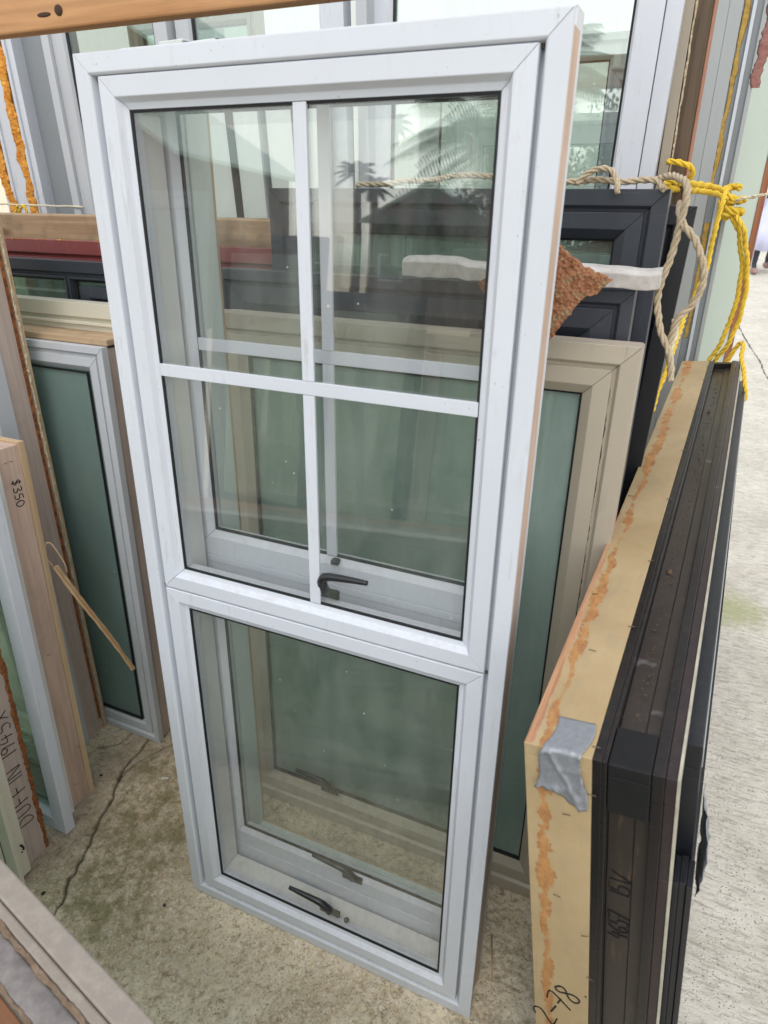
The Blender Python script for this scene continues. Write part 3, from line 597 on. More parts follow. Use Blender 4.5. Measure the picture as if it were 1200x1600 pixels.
# right-hand back pieces ----------------------------------------------------
bp_ = thing('timber_jamb', 'dark rough timber jamb beside the white door at upper right', 'jamb', (.838, 1.14, 0), .8)
box('board', (0, .040, 0, .11, 0, 2.4), BROWNT, bp_, .003); smear('torn_edge', (.003, -.0005, 1.4), (.003, -.0005, 2.3), (1, 0, 0), (0, -1, 0), .0045, .0015, PALEFOAM, bp_, seed=5, freq=45)
box('tan_facing', (-.024, -.001, -.004, .05, 0, 2.4), TAN, bp_, .001); box('copper_edge', (.0402, .0432, -.002, .10, 0, 2.4), timber('reddish_timber_edge', (.40, .19, .12), (.28, .12, .07)), bp_, 0)
gr = thing('door_frame', 'tall grey door frame smeared with mustard foam, right of the dark timber', 'frame', (.829, 2.0, 0), 0)
box('jamb_face', (0, .052, 0, .09, 0, 2.5), GREYL, gr); box('jamb_face', (.0525, .092, -.001, .09, 0, 2.5), GREYL, gr); box('edge_bead', (.0925, .119, .008, .09, 0, 2.5), GREYP, gr)
box('white_edge', (.1195, .130, -.005, .09, 0, 2.5), WHITE, gr); box('channel_strip', (.1305, .150, .012, .09, 0, 2.5), GREYP, gr); box('channel_lip', (.1505, .163, .003, .09, 0, 2.5), GREYL, gr)
smear('foam_smear', (.096, .0075, 1.62), (.108, .0075, 2.3), (1, 0, 0), (0, -1, 0), .017, .0025, YFOAM, gr, seed=4, freq=14)
smear('foam_smear', (.106, .0075, 1.1), (.106, .0075, 1.5), (1, 0, 0), (0, -1, 0), .016, .002, YFOAM, gr, seed=9, freq=22)
smear('pink_foam', (.166, .0025, 1.90), (.184, .0025, 2.2), (1, 0, 0), (0, -1, 0), .030, .004, PINKF, gr, seed=2, freq=13)
sl = thing('door_slab', 'pale green door slab with red brown timber edge standing upright at the right', 'door', (.965, 2.40, 0), 0)
box('slab', (0, .128, 0, .04, 0, 2.5), painted('pale_mint_paint', (.60, .68, .60), amt=.2), sl, .002)
box('timber_edge', (.1285, .146, -.004, .045, 0, 2.5), timber('red_brown_timber', (.40, .17, .09), (.30, .12, .06)), sl, .002)
box('primed_edge', (.1465, .152, .0, .045, 0, 2.5), PINKF, sl, .001)

# white foam strip and cork scrap ------------------------------------------
fs_ = thing('foam_strip', 'white foam packing strip lying along the top of the short black window', 'packaging', (.385, .596, 1.513), 0, 0, 0)
N = 26; vs = []; fc = []
for i in range(N):
    x = i / (N - 1) * .51; zz = .002 * math.sin(i * .5) * (1 - i / N) + .004 * random.random(); hh = .034 + .006 * math.sin(i * .45) * (1 - i / N); dd = .002 * random.random()
    for (a, b) in ((-.034 + dd, .0), (-.036 + dd, hh * .8), (-.026, hh), (.0, hh + .002), (.006, hh * .6), (.006, .0)): vs.append((x, a, b + zz))
for i in range(N - 1):
    for k in range(6): fc.append((i * 6 + k, i * 6 + (k + 1) % 6, i * 6 + 6 + (k + 1) % 6, i * 6 + 6 + k))
fc += [tuple(range(6)), tuple(range(6 * N - 6, 6 * N))]
FOAMW = plain('white_foam_packing', (.56, .53, .50), .7, .3, nscale=45, var=.22, bump=.9, bd=.003)
mesh_obj('strip', vs, fc, FOAMW, fs_, .002, False)
def cork():
    k = NT('reddish_cork_board'); c = k.coord(); v = k.vor(c, 150); n = k.noise(c, 60, 5, .7)
    col = k.mix(k.ramp(n, (.3, 0), (.7, 1)), (.27, .11, .055), (.45, .22, .12)); sr = k.n('SeparateColor'); k.l(v.outputs['Color'], sr.inputs[0])
    col = k.mix(k.math('MULTIPLY', k.ramp(sr.outputs[0], (.75, 0), (.85, 1)), .6), col, (.16, .05, .02)); col = k.mix(k.math('MULTIPLY', k.ramp(sr.outputs[1], (.80, 0), (.9, 1)), .5), col, (.30, .30, .17))
    return k.done(k.bsdf(col, .9, .2, 0, k.math('ADD', n, v.outputs['Distance']), 1., .004))
poly = [(.600, 1.540), (.66, 1.575), (.736, 1.606), (.757, 1.588), (.778, 1.573), (.80, 1.565), (.829, 1.553), (.806, 1.533), (.785, 1.522), (.770, 1.502), (.764, 1.490), (.748, 1.470), (.735, 1.446), (.70, 1.455), (.66, 1.475), (.628, 1.495)]
jp = []
for (a, b), (c2, d2) in zip(poly, poly[1:] + poly[:1]):
    for s in range(5): t = s / 5; jp.append((a + (c2 - a) * t + random.uniform(-.0022, .0022), b + (d2 - b) * t + random.uniform(-.0022, .0022)))
n = len(jp); vs = [(x, .405 + random.uniform(-.001, .001), z) for x, z in jp] + [(x, .423 + random.uniform(-.001, .001), z) for x, z in jp]
ck = mesh_obj('cork_scrap', vs, [tuple(range(n)), tuple(range(n, 2 * n))] + [(i, (i + 1) % n, n + (i + 1) % n, n + i) for i in range(n)], cork())
tag(ck, 'torn reddish brown cork board scrap wedged behind the tall white window', 'scrap board')

# ropes ----------------------------------------------------------------------
tag(rope('rope', [(.20, .735, 1.680), (.36, .735, 1.690), (.48, .735, 1.700), (.60, .730, 1.690), (.698, .735, 1.688), (.735, .735, 1.689), (.78, .735, 1.688), (.82, .735, 1.690), (.853, .728, 1.686), (.868, .70, 1.676)], .0064, BROPE), 'tan twisted rope lying along the top of the charcoal window', 'rope')
tag(rope('rope', [(.70, .72, 1.683), (.72, .72, 1.702), (.745, .718, 1.712), (.768, .715, 1.706), (.780, .700, 1.684), (.782, .693, 1.668)], .0060, BROPE), 'small tan rope loop rising over the charcoal window edge', 'rope')
tag(rope('rope', [(.845, .76, 1.690), (.875, .70, 1.697), (.908, .62, 1.690), (.912, .60, 1.635), (.900, .60, 1.55), (.893, .60, 1.49), (.905, .59, 1.445), (.93, .585, 1.40), (.942, .58, 1.345)], .0068, BROPE), 'tan rope hanging down in front of the black window corner, long left strand', 'rope')
tag(rope('rope', [(.900, .66, 1.655), (.915, .60, 1.625), (.947, .59, 1.590), (.965, .59, 1.54), (.957, .59, 1.49), (.935, .585, 1.462), (.928, .59, 1.42), (.936, .59, 1.375)], .0066, BROPE), 'tan rope hanging in a bowed loop right of the black windows', 'rope')
tag(rope('rope', [(.930, .60, 1.46), (.936, .595, 1.435), (.930, .59, 1.405), (.934, .585, 1.38), (.939, .585, 1.36)], .006, WROPE), 'frayed pale rope end between the tan strands', 'rope')
KN = Vector((1.000, 1.955, 1.562))
tag(rope('rope', [(.835, 1.125, 1.712), (.862, 1.115, 1.710), (.889, 1.12, 1.702), (.895, 1.13, 1.688), (.890, 1.14, 1.676)], .0070, YROPE), 'yellow rope hooked round the dark timber jamb', 'rope')
tag(rope('rope', [(.83, 1.03, 1.673), (.868, 1.06, 1.673), (.884, 1.25, 1.660), (.898, 1.5, 1.645), (.942, 1.75, 1.625), (.975, 1.94, 1.600), (.990, 1.95, 1.585)], .0085, YROPE), 'yellow rope run from the jamb to the big knot', 'rope')
tag(rope('rope', [(.84, 1.03, 1.661), (.875, 1.25, 1.645), (.90, 1.5, 1.630), (.95, 1.78, 1.605), (.985, 1.94, 1.580)], .0080, YROPE), 'lower yellow rope strand running to the big knot', 'rope')
kp = []
for i in range(90):
    t = i / 89; a = t * 2 * math.pi * 4.6; kp.append(KN + Vector((.030 * math.cos(a) * (.70 + .40 * math.sin(t * 3.1)) + .022 * (t - .5), .022 * math.sin(a), .086 * (.5 - t) + .014 * math.sin(a * .5 + 1))))
tag(rope('rope_knot', kp, .0115, YROPE, pitch=.07), 'big yellow rope knot tied on the grey door frame', 'knot')
tag(rope('rope', [(.978, 1.70, 1.625), (.972, 1.62, 1.60), (.967, 1.6, 1.552), (.959, 1.58, 1.387), (.930, 1.5, 1.289), (.915, 1.35, 1.20), (.897, 1.25, 1.10), (.880, 1.15, 1.0), (.875, 1.10, .93)], .0078, YROPE), 'yellow rope hanging slack down beside the black windows', 'rope')
tag(rope('rope', [KN + Vector((0, -.01, -.02)), (1.025, 1.93, 1.50), (1.043, 1.93, 1.466), (1.071, 1.93, 1.364), (1.076, 1.93, 1.25), (1.058, 1.93, 1.121), (1.030, 1.93, 1.04), (1.012, 1.93, .95), (1.0, 1.94, .86)], .0084, YROPE), 'yellow rope tail hanging from the knot, left strand of the pair', 'rope')
tag(rope('rope', [KN + Vector((.012, -.01, -.02)), (1.045, 1.90, 1.50), (1.066, 1.91, 1.446), (1.092, 1.92, 1.344), (1.100, 1.92, 1.237), (1.084, 1.92, 1.123), (1.052, 1.93, 1.045), (1.03, 1.94, .95), (1.02, 1.95, .86)], .0084, YROPE), 'yellow rope tail hanging from the knot, right strand of the pair', 'rope')
tag(rope('rope', [(1.075, 1.87, 1.03), (1.105, 1.88, 1.105), (1.122, 1.87, 1.125), (1.128, 1.82, 1.09), (1.148, 1.72, 1.03), (1.158, 1.70, .985), (1.142, 1.74, .95)], .0080, YROPE), 'short yellow rope bight looped over the far end of the right hand window', 'rope')
tag(rope('cord', [KN, (1.022, 1.92, 1.582), (1.06, 1.92, 1.588), (1.10, 1.92, 1.599), (1.5, 2.0, 1.66), (2.1, 2.2, 1.76)], .0052, WROPE), 'pale cord pulled out to the right from the yellow knot', 'cord')
tag(tube('post', [(2.1, 2.2, 0), (2.1, 2.2, 2.3)], .04, GREYP, None, 12), 'grey steel post holding the pale cord, out to the right', 'post')

# left stack -------------------------------------------------------------------
LG = None
l2 = simple_window('casement_window', 'narrow white window with dark green glass in the left stack', (-1.09, .368, 0), .66, 1.315, WHITE_OLD, FROSTG, 4.9, fw=.030, sw=.040, depth=.022, gd=.014, liner=.125, linermat=LINER_G)
box('packer_board', (.02, .66, .02, .16, 1.3155, 1.333), PINE_X, l2, .003)
staples(l2, [(.655, .10, 1.22), (.655, .11, 1.1), (.655, .10, .8), (.655, .09, .5)], 'x')
l1 = thing('casement_window', 'tall window turned edge on with greyed pink timber side and cream foam bead', 'window', (-1.30, .235, 0), 3.5)
members(l1, (0, 0, .638, 1.74), [(0, 0), (.05, 0), (.05, .05), (0, .05)], WHITE_OLD, ('frame_rail', 'frame_stile')); pane(l1, (.048, .048, .59, 1.69), .02, GREENG)
members(l1, (.002, 0, .636, 1.738), rectp(0, .02, .0505, .118), LINER_G, ('liner_board', 'liner_board'))
members(l1, (.0, 0, .642, 1.74), rectp(0, .014, .1185, .130), PINE, ('back_stop', 'back_stop'))
smear('foam_bead', (.6425, .1185, .03), (.6425, .1185, 1.7), (0, 1, 0), (1, 0, 0), .0085, .004, PALEFOAM, l1, seed=1, freq=42)
box('torn_gap', (.6365, .6372, .104, .114, .05, 1.6), RUST, l1, 0)
l3 = thing('casement_window', 'window turned edge on with a $350 price on its timber side', 'window', (-1.10, -.005, 0), 5.0)
members(l3, (0, 0, .655, 1.10), [(0, -.012), (.045, -.012), (.06, .0), (.06, .020), (.0, .020)], WHITE, ('flange_rail', 'flange_stile')); pane(l3, (.058, .058, .597, 1.04), .006, PALEG)
members(l3, (.032, .008, .596, 1.11), [(0, .0205), (.03, .0205), (.03, .042), (0, .042)], CHAR, ('groove_rail', 'groove_stile'))
members(l3, (.018, .004, .612, 1.125), rectp(0, .03, .0425, .060), REVEAL, ('sub_rail', 'sub_stile'))
members(l3, (.014, 0, .600, 1.145), rectp(0, .022, .0605, .128), LINER, ('liner_board', 'liner_board'))
members(l3, (.012, 0, .603, 1.15), rectp(0, .03, .1285, .146), PINE, ('back_stop', 'back_stop'))
writing('price_writing', '$350', (.6006, .092, 1.062), (0, 0, -1), (0, 1, 0), .0165, .0011, l3)
staples(l3, [(.598, .055, 1.02), (.598, .056, .72), (.598, .056, .42), (.598, .057, .14), (.6, .10, 1.11), (.6, .085, 1.11), (.6, .09, .55), (.6, .12, .2), (.6, .09, .08)], 'x')
l4 = thing('casement_window', 'cream framed window turned edge on, handwriting on its timber side, nearest in the left stack', 'window', (-1.10, -.175, 0), 5.0)
members(l4, (0, 0, .672, 1.30), [(0, -.012), (.04, -.012), (.045, .0), (0, .0)], CREAM, ('flange_rail', 'flange_stile')); pane(l4, (.04, .04, .63, 1.26), -.004, PALEG)
members(l4, (.045, .045, .627, 1.255), [(0, -.02), (.03, -.02), (.034, -.012), (0, -.012)], CREAM)
members(l4, (.025, .006, .652, 1.295), [(0, .0005), (.03, .0005), (.03, .036), (0, .036)], CREAM, ('sub_rail', 'sub_stile'))
members(l4, (.015, 0, .632, 1.30), rectp(0, .022, .0365, .105), LINER_G, ('liner_board', 'liner_board'))
smear('glue_residue', (.6315, .108, .01), (.6315, .108, 1.28), (0, 1, 0), (1, 0, 0), .014, .0035, RUST, l4, seed=6, freq=30)
writing('handwriting', 'DUFFIN', (.6326, .088, .135), (0, 0, 1), (0, -1, 0), .032, .0011, l4, kern=1.18)
writing('handwriting', '1945X', (.6326, .090, .37), (0, 0, 1), (0, -1, 0), .030, .0011, l4, kern=1.1)
lumps('black_scuff', [(.653, .02, .115), (.653, .03, .10), (.653, .022, .085)], .003, GASKET, l4, 14)
# splinter of trim peeling off the priced window
sp = thing('trim_strip', 'thin torn strip of timber trim poking out from the left stack', 'trim', (0, 0, 0))
A_, B_ = Vector((-.497, .228, .772)), Vector((-.405, .318, .372))
dirv = (B_ - A_).normalized(); side = dirv.cross(Vector((.3, -1, .2))).normalized(); nn_ = dirv.cross(side)
vs = []; NS = 24
for i in range(NS):
    t = i / (NS - 1); p = A_.lerp(B_, t) + side * .002 * math.sin(t * 7); w = .0068 - .0025 * t + random.uniform(-.0012, .0012); h = .0042 + random.uniform(-.0004, .0008)
    for a, b in ((-w, -h), (w * .1, -h * .3), (w, -h), (w, h), (-w, h)): vs.append(p + side * a + nn_ * b)
fc = [(i * 5 + k, i * 5 + (k + 1) % 5, i * 5 + 5 + (k + 1) % 5, i * 5 + 5 + k) for i in range(NS - 1) for k in range(5)] + [tuple(range(5)), tuple(range(NS * 5 - 5, NS * 5))]
mesh_obj('splinter', vs, fc, timber('torn_pine_trim', (.62, .43, .25), (.46, .28, .14), knots=False), sp)
tube('curled_fibre', spline([(-.50, .222, .775), (-.505, .215, .81), (-.500, .22, .845), (-.487, .225, .85), (-.474, .23, .82), (-.466, .235, .78), (-.470, .236, .755)], .006), .0022, PINE, sp, 5)

# near corner window at lower left (out of focus) ----------------------------
l5 = thing('casement_window', 'blurred window lying close to the camera in the lower left corner, top edge only', 'window', (-.85, -.29, 0), 0, -12.2)
box('frame_rail', (0, 1.95, 0, .030, .868, .900), painted('taupe_painted_rail', (.25, .215, .18), amt=.6), l5, .003)
box('frame_rail', (0, 1.95, -.014, -.0005, .871, .897), painted('taupe_painted_rail_front', (.235, .20, .165), amt=.6), l5, .003)
for x in (0, 1.90): box('frame_stile', (x, x + .05, -.014, .03, 0, .867), bpy.data.materials['taupe_painted_rail'], l5, .002)
box('frame_rail', (.0505, 1.8995, -.014, .03, 0, .06), bpy.data.materials['taupe_painted_rail'], l5, .002); pane(l5, (.05, .06, 1.90, .868), .004, GREENG)
smear('glue_edge', (0, -.0175, .8965), (1.95, -.0175, .8965), (0, 1, 0), (0, 0, 1), .0075, .0016, foam_mat('brown_glue', (.24, .17, .12), (.13, .09, .06)), l5, seed=3, freq=30)
box('brushed_strip', (0, 1.95, -.052, -.0195, .868, .892), plain('brushed_grey_primer', (.19, .17, .16), .7, .3, nscale=40, var=.45, bump=.5), l5, .002)
smear('glue_edge', (0, -.0535, .8915), (1.95, -.0535, .8915), (0, 1, 0), (0, 0, 1), .006, .0014, bpy.data.materials['brown_glue'], l5, seed=5, freq=33)
box('timber_liner', (0, 1.95, -.125, -.057, .862, .884), timber('warm_brown_liner', (.23, .11, .055), (.16, .07, .032), 0), l5, .002)

# right-hand black sliding unit -------------------------------------------------
UL, UH, KX = 2.0, 1.056, .83
ru = thing('sliding_window', 'large window on its side with cream stained liner and black channel frame, nearest at right', 'window', (.9755, -.150, .0), 0, -2.3, -6.3)
def ring(name, x0, x1, inset, mat, t=.02, bev=.0012, names=None):
    """one layer of the unit: a four-sided hoop of thickness t, x0..x1 across"""
    x0 *= KX; x1 *= KX; nm = names or (name, name); y0, y1, z0, z1 = inset, UL - inset, inset, UH - inset
    box(nm[0], (x0, x1, y0, y1, z1 - t, z1), mat, ru, bev); box(nm[0], (x0, x1, y0, y1, z0, z0 + t), mat, ru, bev)
    box(nm[1], (x0, x1, y0, y0 + t, z0 + t + .0004, z1 - t - .0004), mat, ru, bev); box(nm[1], (x0, x1, y1 - t, y1, z0 + t + .0004, z1 - t - .0004), mat, ru, bev)
ring('liner_board', 0, .1075, 0, CREAMLINER, .020)
ring('frame_flange', .108, .1225, .000, BRONZE, .04); ring('frame_flange', .1226, .130, -.0012, BRONZE, .04)
ring('channel_base', .1303, .1722, .020, BRONZE_D, .03); ring('channel_base', .17221, .1945, .0165, BRONZE_D, .03)
ring('frame_flange', .1948, .2130, -.001, BRONZE, .045); ring('frame_flange', .2131, .2295, .0006, BRONZE_P, .045)
ring('sealant_line', .2297, .2335, -.001, SEAL, .03, 0)
box('cross_brace', (.1306 * KX, .1945 * KX, UL - .034, UL - .012, UH - .028, UH - .001), BRONZE, ru, .001)
pane_ = mesh_obj('glass_pane', boxv(.125, .131, .05, UL - .05, .05, UH - .05), BF, GREENG, ru)
# rubber corner block folded over the channel
blkm = plain('matt_black_rubber', (.008, .008, .009), .55, .3, bump=.3, nscale=60)
box('corner_block', (.131 * KX, .1942 * KX, -.001, .070, UH - .0195, UH + .0005), blkm, ru, .002); box('corner_block', (.131 * KX, .1942 * KX, -.0005, .0195, UH - .085, UH - .020), blkm, ru, .002)
DUST = plain('brown_debris', (.13, .085, .05), .9)
lumps('debris', [(.13, .1, UH - .019), (.125, .4, UH - .019), (.13, 1.0, UH - .019), (.125, 1.8, UH - .019)], .0016, DUST, ru, 150, jit=4.)
for y in (.52, 1.48): lumps('rust_nut', [(.124, y, UH - .018), (.125, y + .005, UH - .018)], .0042, DUST, ru, 4)
staples(ru, [(.0905, y, UH) for y in (.02, .30, .52, .80, 1.10, 1.42, 1.75, 1.92)] + [(.045, .22, UH), (.010, .8, UH), (.03, 1.9, UH), (.017, .38, UH)], 'z')
staples(ru, [(.090, 0, UH - .06), (.0915, 0, .60), (.057, 0, UH - .11), (.042, 0, .77), (.083, 0, .70)], 'y')
writing('handwriting', '4657', (.1405, .0192, .690), (.02, 0, .72), (-1, 0, .03), .0205, .0010, ru, kern=.98)
writing('handwriting', '15V', (.1405, .0192, .782), (.02, 0, .85), (-1, 0, .03), .0205, .0010, ru, kern=1.1)
writing('handwriting', '2-78.', (.030, -.0006, .425), (.42, 0, .90), (-.90, 0, .42), .030, .0012, ru, kern=1.05)
# duct tape folded over the corner: crumpled sheet following both faces
def tape_patch(name, parent, f, nu, nv, lift):
    vs = []; fc = []
    for s in (0, 1):
        for i in range(nu):
            for j in range(nv): vs.append(f(i / (nu - 1), j / (nv - 1), s * .0007))
    for s in (0, 1):
        o = s * nu * nv
        for i in range(nu - 1):
            for j in range(nv - 1): fc.append((o + i * nv + j, o + (i + 1) * nv + j, o + (i + 1) * nv + j + 1, o + i * nv + j + 1))
    e = [(i, 0) for i in range(nu)] + [(nu - 1, j) for j in range(1, nv)] + [(i, nv - 1) for i in range(nu - 2, -1, -1)] + [(0, j) for j in range(nv - 2, 0, -1)]
    ids = [i * nv + j for i, j in e]; m = nu * nv
    for a, b in zip(ids, ids[1:] + ids[:1]): fc.append((a, b, b + m, a + m))
    return mesh_obj(name, vs, fc, TAPE, parent, 0, True)
def wr(u, v):
    r = lambda x: (1 - abs(math.sin(x))) ** 5
    return .0035 * r(2.2 * u + 2.6 * v + .5) + .0028 * r(4.1 * u - 2.3 * v + 1.1) + .0022 * r(1.2 * u + 5.3 * v + 2.) * u + .0012 * r(9 * u + 3 * v)
def ft(u, v, e):
    x = .028 + .050 * u + (.004 * math.sin(v * 9)); L1, L2 = .062, .082; s = v * (L1 + L2) - L1; lift = .0012 + e + (.0 if s < 0 else 1.6) * wr(u, v * 2) + .2 * wr(u, v)
    if s < 0: return (x + .012 * (-s) * 5, -s, UH + lift)
    return (x + .0 + .25 * s * (u - .8), -lift, UH - s * (1 - .16 * math.sin(u * 4 + .8) + .02 * math.sin(u * 31)))
tape_patch('duct_tape', ru, ft, 22, 40, .001)
# second and third dark frames standing against it
s2 = thing('sliding_window', 'dark framed window leaning on the right of the big channel framed one, taped end', 'window', (1.176, -.02, .004), 0, -2.3, -6.6)
for b in ((0, .024, 0, 1.84, .965, 1.008), (0, .024, 0, 1.84, 0, .05)): box('frame_rail', b, BLACK, s2, .0015)
for b in ((0, .024, 0, .04, .0505, .9645), (0, .024, 1.80, 1.84, .0505, .9645)): box('frame_stile', b, BLACK, s2, .0015)
mesh_obj('glass_pane', boxv(.008, .013, .04, 1.80, .05, .965), BF, GREENG, s2)
box('edge_strip', (.0243, .0258, .0, 1.84, .97, 1.006), GREYL, s2, .001)
def ft2(u, v, e): return (.0262 + .004 + e + .012 * math.sin(3.0 * v) * u + 1.2 * wr(u, v * 1.5), -.002 + .040 * (1 - u) - .026 * u * v, .90 - .17 * v - .012 * math.sin(6 * u))
tape_patch('duct_tape', s2, ft2, 14, 26, .001)
s3 = thing('frame_section', 'low black aluminium frame end standing at the bottom right', 'frame', (1.172, -.085, .002), 0, -2.3, -6.3)
for x0, x1, y0 in ((0, .008, 0), (.0083, .018, .003), (.0183, .027, -.001)): box('frame_stile', (x0, x1, y0, y0 + .05, 0, .80), BLACK, s3, .001)

# small things on the ground -----------------------------------------------------
tag(box('plastic_block', (1.262, 1.290, 2.40, 2.44, .0, .03), WHITE, None, .003), 'small white plastic block on the pale yard slab beyond the right hand window', 'block')
tag(tube('stick', [(.772, .20, .006), (.790, .145, .004), (.803, .10, .003)], .0022, PINE, None, 6), 'thin pale stick on the slab behind the tall window', 'stick')
def pebble(x, y, s, mat, label, cat='pebble'):
    bm = bmesh.new(); bmesh.ops.create_icosphere(bm, subdivisions=2, radius=s); 
    for v in bm.verts: v.co *= random.uniform(.8, 1.15); v.co.z *= .6
    me = bpy.data.meshes.new(cat); bm.to_mesh(me); bm.free(); me.materials.append(mat); me.polygons.foreach_set('use_smooth', [True] * len(me.polygons))
    o = bpy.data.objects.new(cat, me); COL.objects.link(o); o.location = (x, y, s * .3); tag(o, label, cat)
DK, WH = plain('dark_grit', (.03, .027, .024)), plain('white_chip', (.72, .70, .66))
pebble(-.363, -.175, .0055, DK, 'dark pebble beside the crack near the lower left corner'); pebble(-.04, -.069, .0045, DK, 'dark pebble on the bare slab left of the tall window')
pebble(-.513, .187, .005, DK, 'dark pebble at the foot of the priced window'); pebble(.405, -.032, .0035, WH, 'small white chip on the slab under the tall window bottom rail', 'chip')
c_ = tube('cigarette_butt', [(-.322, .252, .005), (-.302, .262, .005)], .0038, WH, None, 8); tag(c_, 'whitish stub lying on the mossy slab left of the tall window', 'litter')
grit = []
for i in range(420):
    x, y = random.uniform(-.9, 1.9), random.uniform(-.6, 1.5); s = random.uniform(.0007, .0021); grit.append((x - s, x + s, y - s * random.uniform(.6, 1.3), y + s, -.003, .0004 + s * .8))
tag(boxes('grit', grit, plain('loose_grit', (.42, .38, .30)), None), 'loose grit scattered over the slab', 'grit', kind='stuff')

# person walking in the yard ------------------------------------------------------
def person():
    t = thing('person', 'person in long pale lavender skirt and pinkish shoes, walking at far right', 'person', (1.66, 11.15, 0), 0, 12)
    me = bpy.data.meshes.new('body')
    V = [(0, 0, .95), (0, 0, 1.18), (0, .01, 1.40), (0, .01, 1.50), (0, 0, 1.62), (-.10, 0, .90), (-.11, -.02, .50), (-.12, .0, .11), (-.12, -.12, .045),
         (.10, 0, .90), (.12, .10, .50), (.13, .30, .14), (.13, .20, .05), (-.19, 0, 1.40), (-.24, .02, 1.13), (-.22, -.08, .90), (.19, 0, 1.40), (.25, .03, 1.13), (.22, -.06, .92)]
    Ed = [(0, 1), (1, 2), (2, 3), (3, 4), (0, 5), (5, 6), (6, 7), (7, 8), (0, 9), (9, 10), (10, 11), (11, 12), (2, 13), (13, 14), (14, 15), (2, 16), (16, 17), (17, 18)]
    Rr = [.15, .13, .15, .055, .095, .09, .062, .042, .035, .09, .062, .042, .035, .055, .042, .032, .055, .042, .032]
    me.from_pydata(V, Ed, []); o = bpy.data.objects.new('body', me); COL.objects.link(o); o.parent = t
    sk = o.modifiers.new('skin', 'SKIN'); 
    for i, r in enumerate(Rr): me.skin_vertices[0].data[i].radius = (r, r * .85)
    me.skin_vertices[0].data[0].use_root = True
    s = o.modifiers.new('sub', 'SUBSURF'); s.levels = s.render_levels = 2; me.materials.append(plain('dark_clothing', (.05, .055, .075), .8))
    vs = []; fc = []; rows = [(1.02, .15), (.85, .19), (.6, .24), (.34, .29)]; n = 48
    for z, r in rows:
        for k in range(n): a = 2 * math.pi * k / n; q = r * (1 + .07 * math.sin(k * 1.9) * (1.05 - z)); vs.append((q * math.cos(a), q * .8 * math.sin(a), z + .012 * math.sin(k * .7)))
    for z, r in reversed(rows):
        for k in range(n): a = 2 * math.pi * k / n; q = (r - .008) * (1 + .07 * math.sin(k * 1.9) * (1.05 - z)); vs.append((q * math.cos(a), q * .8 * math.sin(a), z + .012 * math.sin(k * .7)))
    R_ = len(rows) * 2
    for i in range(R_):
        for k in range(n): j = (i + 1) % R_; fc.append((i * n + k, i * n + (k + 1) % n, j * n + (k + 1) % n, j * n + k))
    mesh_obj('skirt', vs, fc, plain('pale_lavender_cloth', (.62, .64, .86), .8, .2, nscale=6, var=.1), t, 0, True)
    for (x, y, z) in ((-.12, -.07, .0), (.13, .27, .03)):
        bm = bmesh.new(); bmesh.ops.create_uvsphere(bm, u_segments=16, v_segments=10, radius=1, matrix=Matrix.Translation((x, y, z + .045)) @ Matrix.Diagonal((.048, .13, .047, 1)))
        m_ = bpy.data.meshes.new('shoe'); bm.to_mesh(m_); bm.free(); m_.materials.append(plain('pinkish_leather', (.36, .22, .20), .6) if 'pinkish_leather' not in bpy.data.materials else bpy.data.materials['pinkish_leather']); m_.polygons.foreach_set('use_smooth', [True] * len(m_.polygons))
        so = bpy.data.objects.new('shoe', m_); COL.objects.link(so); so.parent = t
    skin = plain('skin', (.42, .26, .19), .5); bm = bmesh.new(); bmesh.ops.create_uvsphere(bm, u_segments=20, v_segments=14, radius=1, matrix=Matrix.Translation((0, 0, 1.63)) @ Matrix.Diagonal((.076, .095, .115, 1)))
    bmesh.ops.create_uvsphere(bm, u_segments=8, v_segments=6, radius=1, matrix=Matrix.Translation((0, -.095, 1.62)) @ Matrix.Diagonal((.012, .02, .022, 1)))
    hm = bpy.data.meshes.new('head'); bm.to_mesh(hm); bm.free(); hm.materials.append(skin); ho = bpy.data.objects.new('head', hm); COL.objects.link(ho); ho.parent = t
    bm = bmesh.new(); bmesh.ops.create_uvsphere(bm, u_segments=18, v_segments=12, radius=1, matrix=Matrix.Translation((0, .018, 1.655)) @ Matrix.Diagonal((.086, .098, .112, 1)))
    hm = bpy.data.meshes.new('hair'); bm.to_mesh(hm); bm.free(); hm.materials.append(plain('dark_hair', (.03, .02, .015), .6)); ho = bpy.data.objects.new('hair', hm); COL.objects.link(ho); ho.parent = t
person()

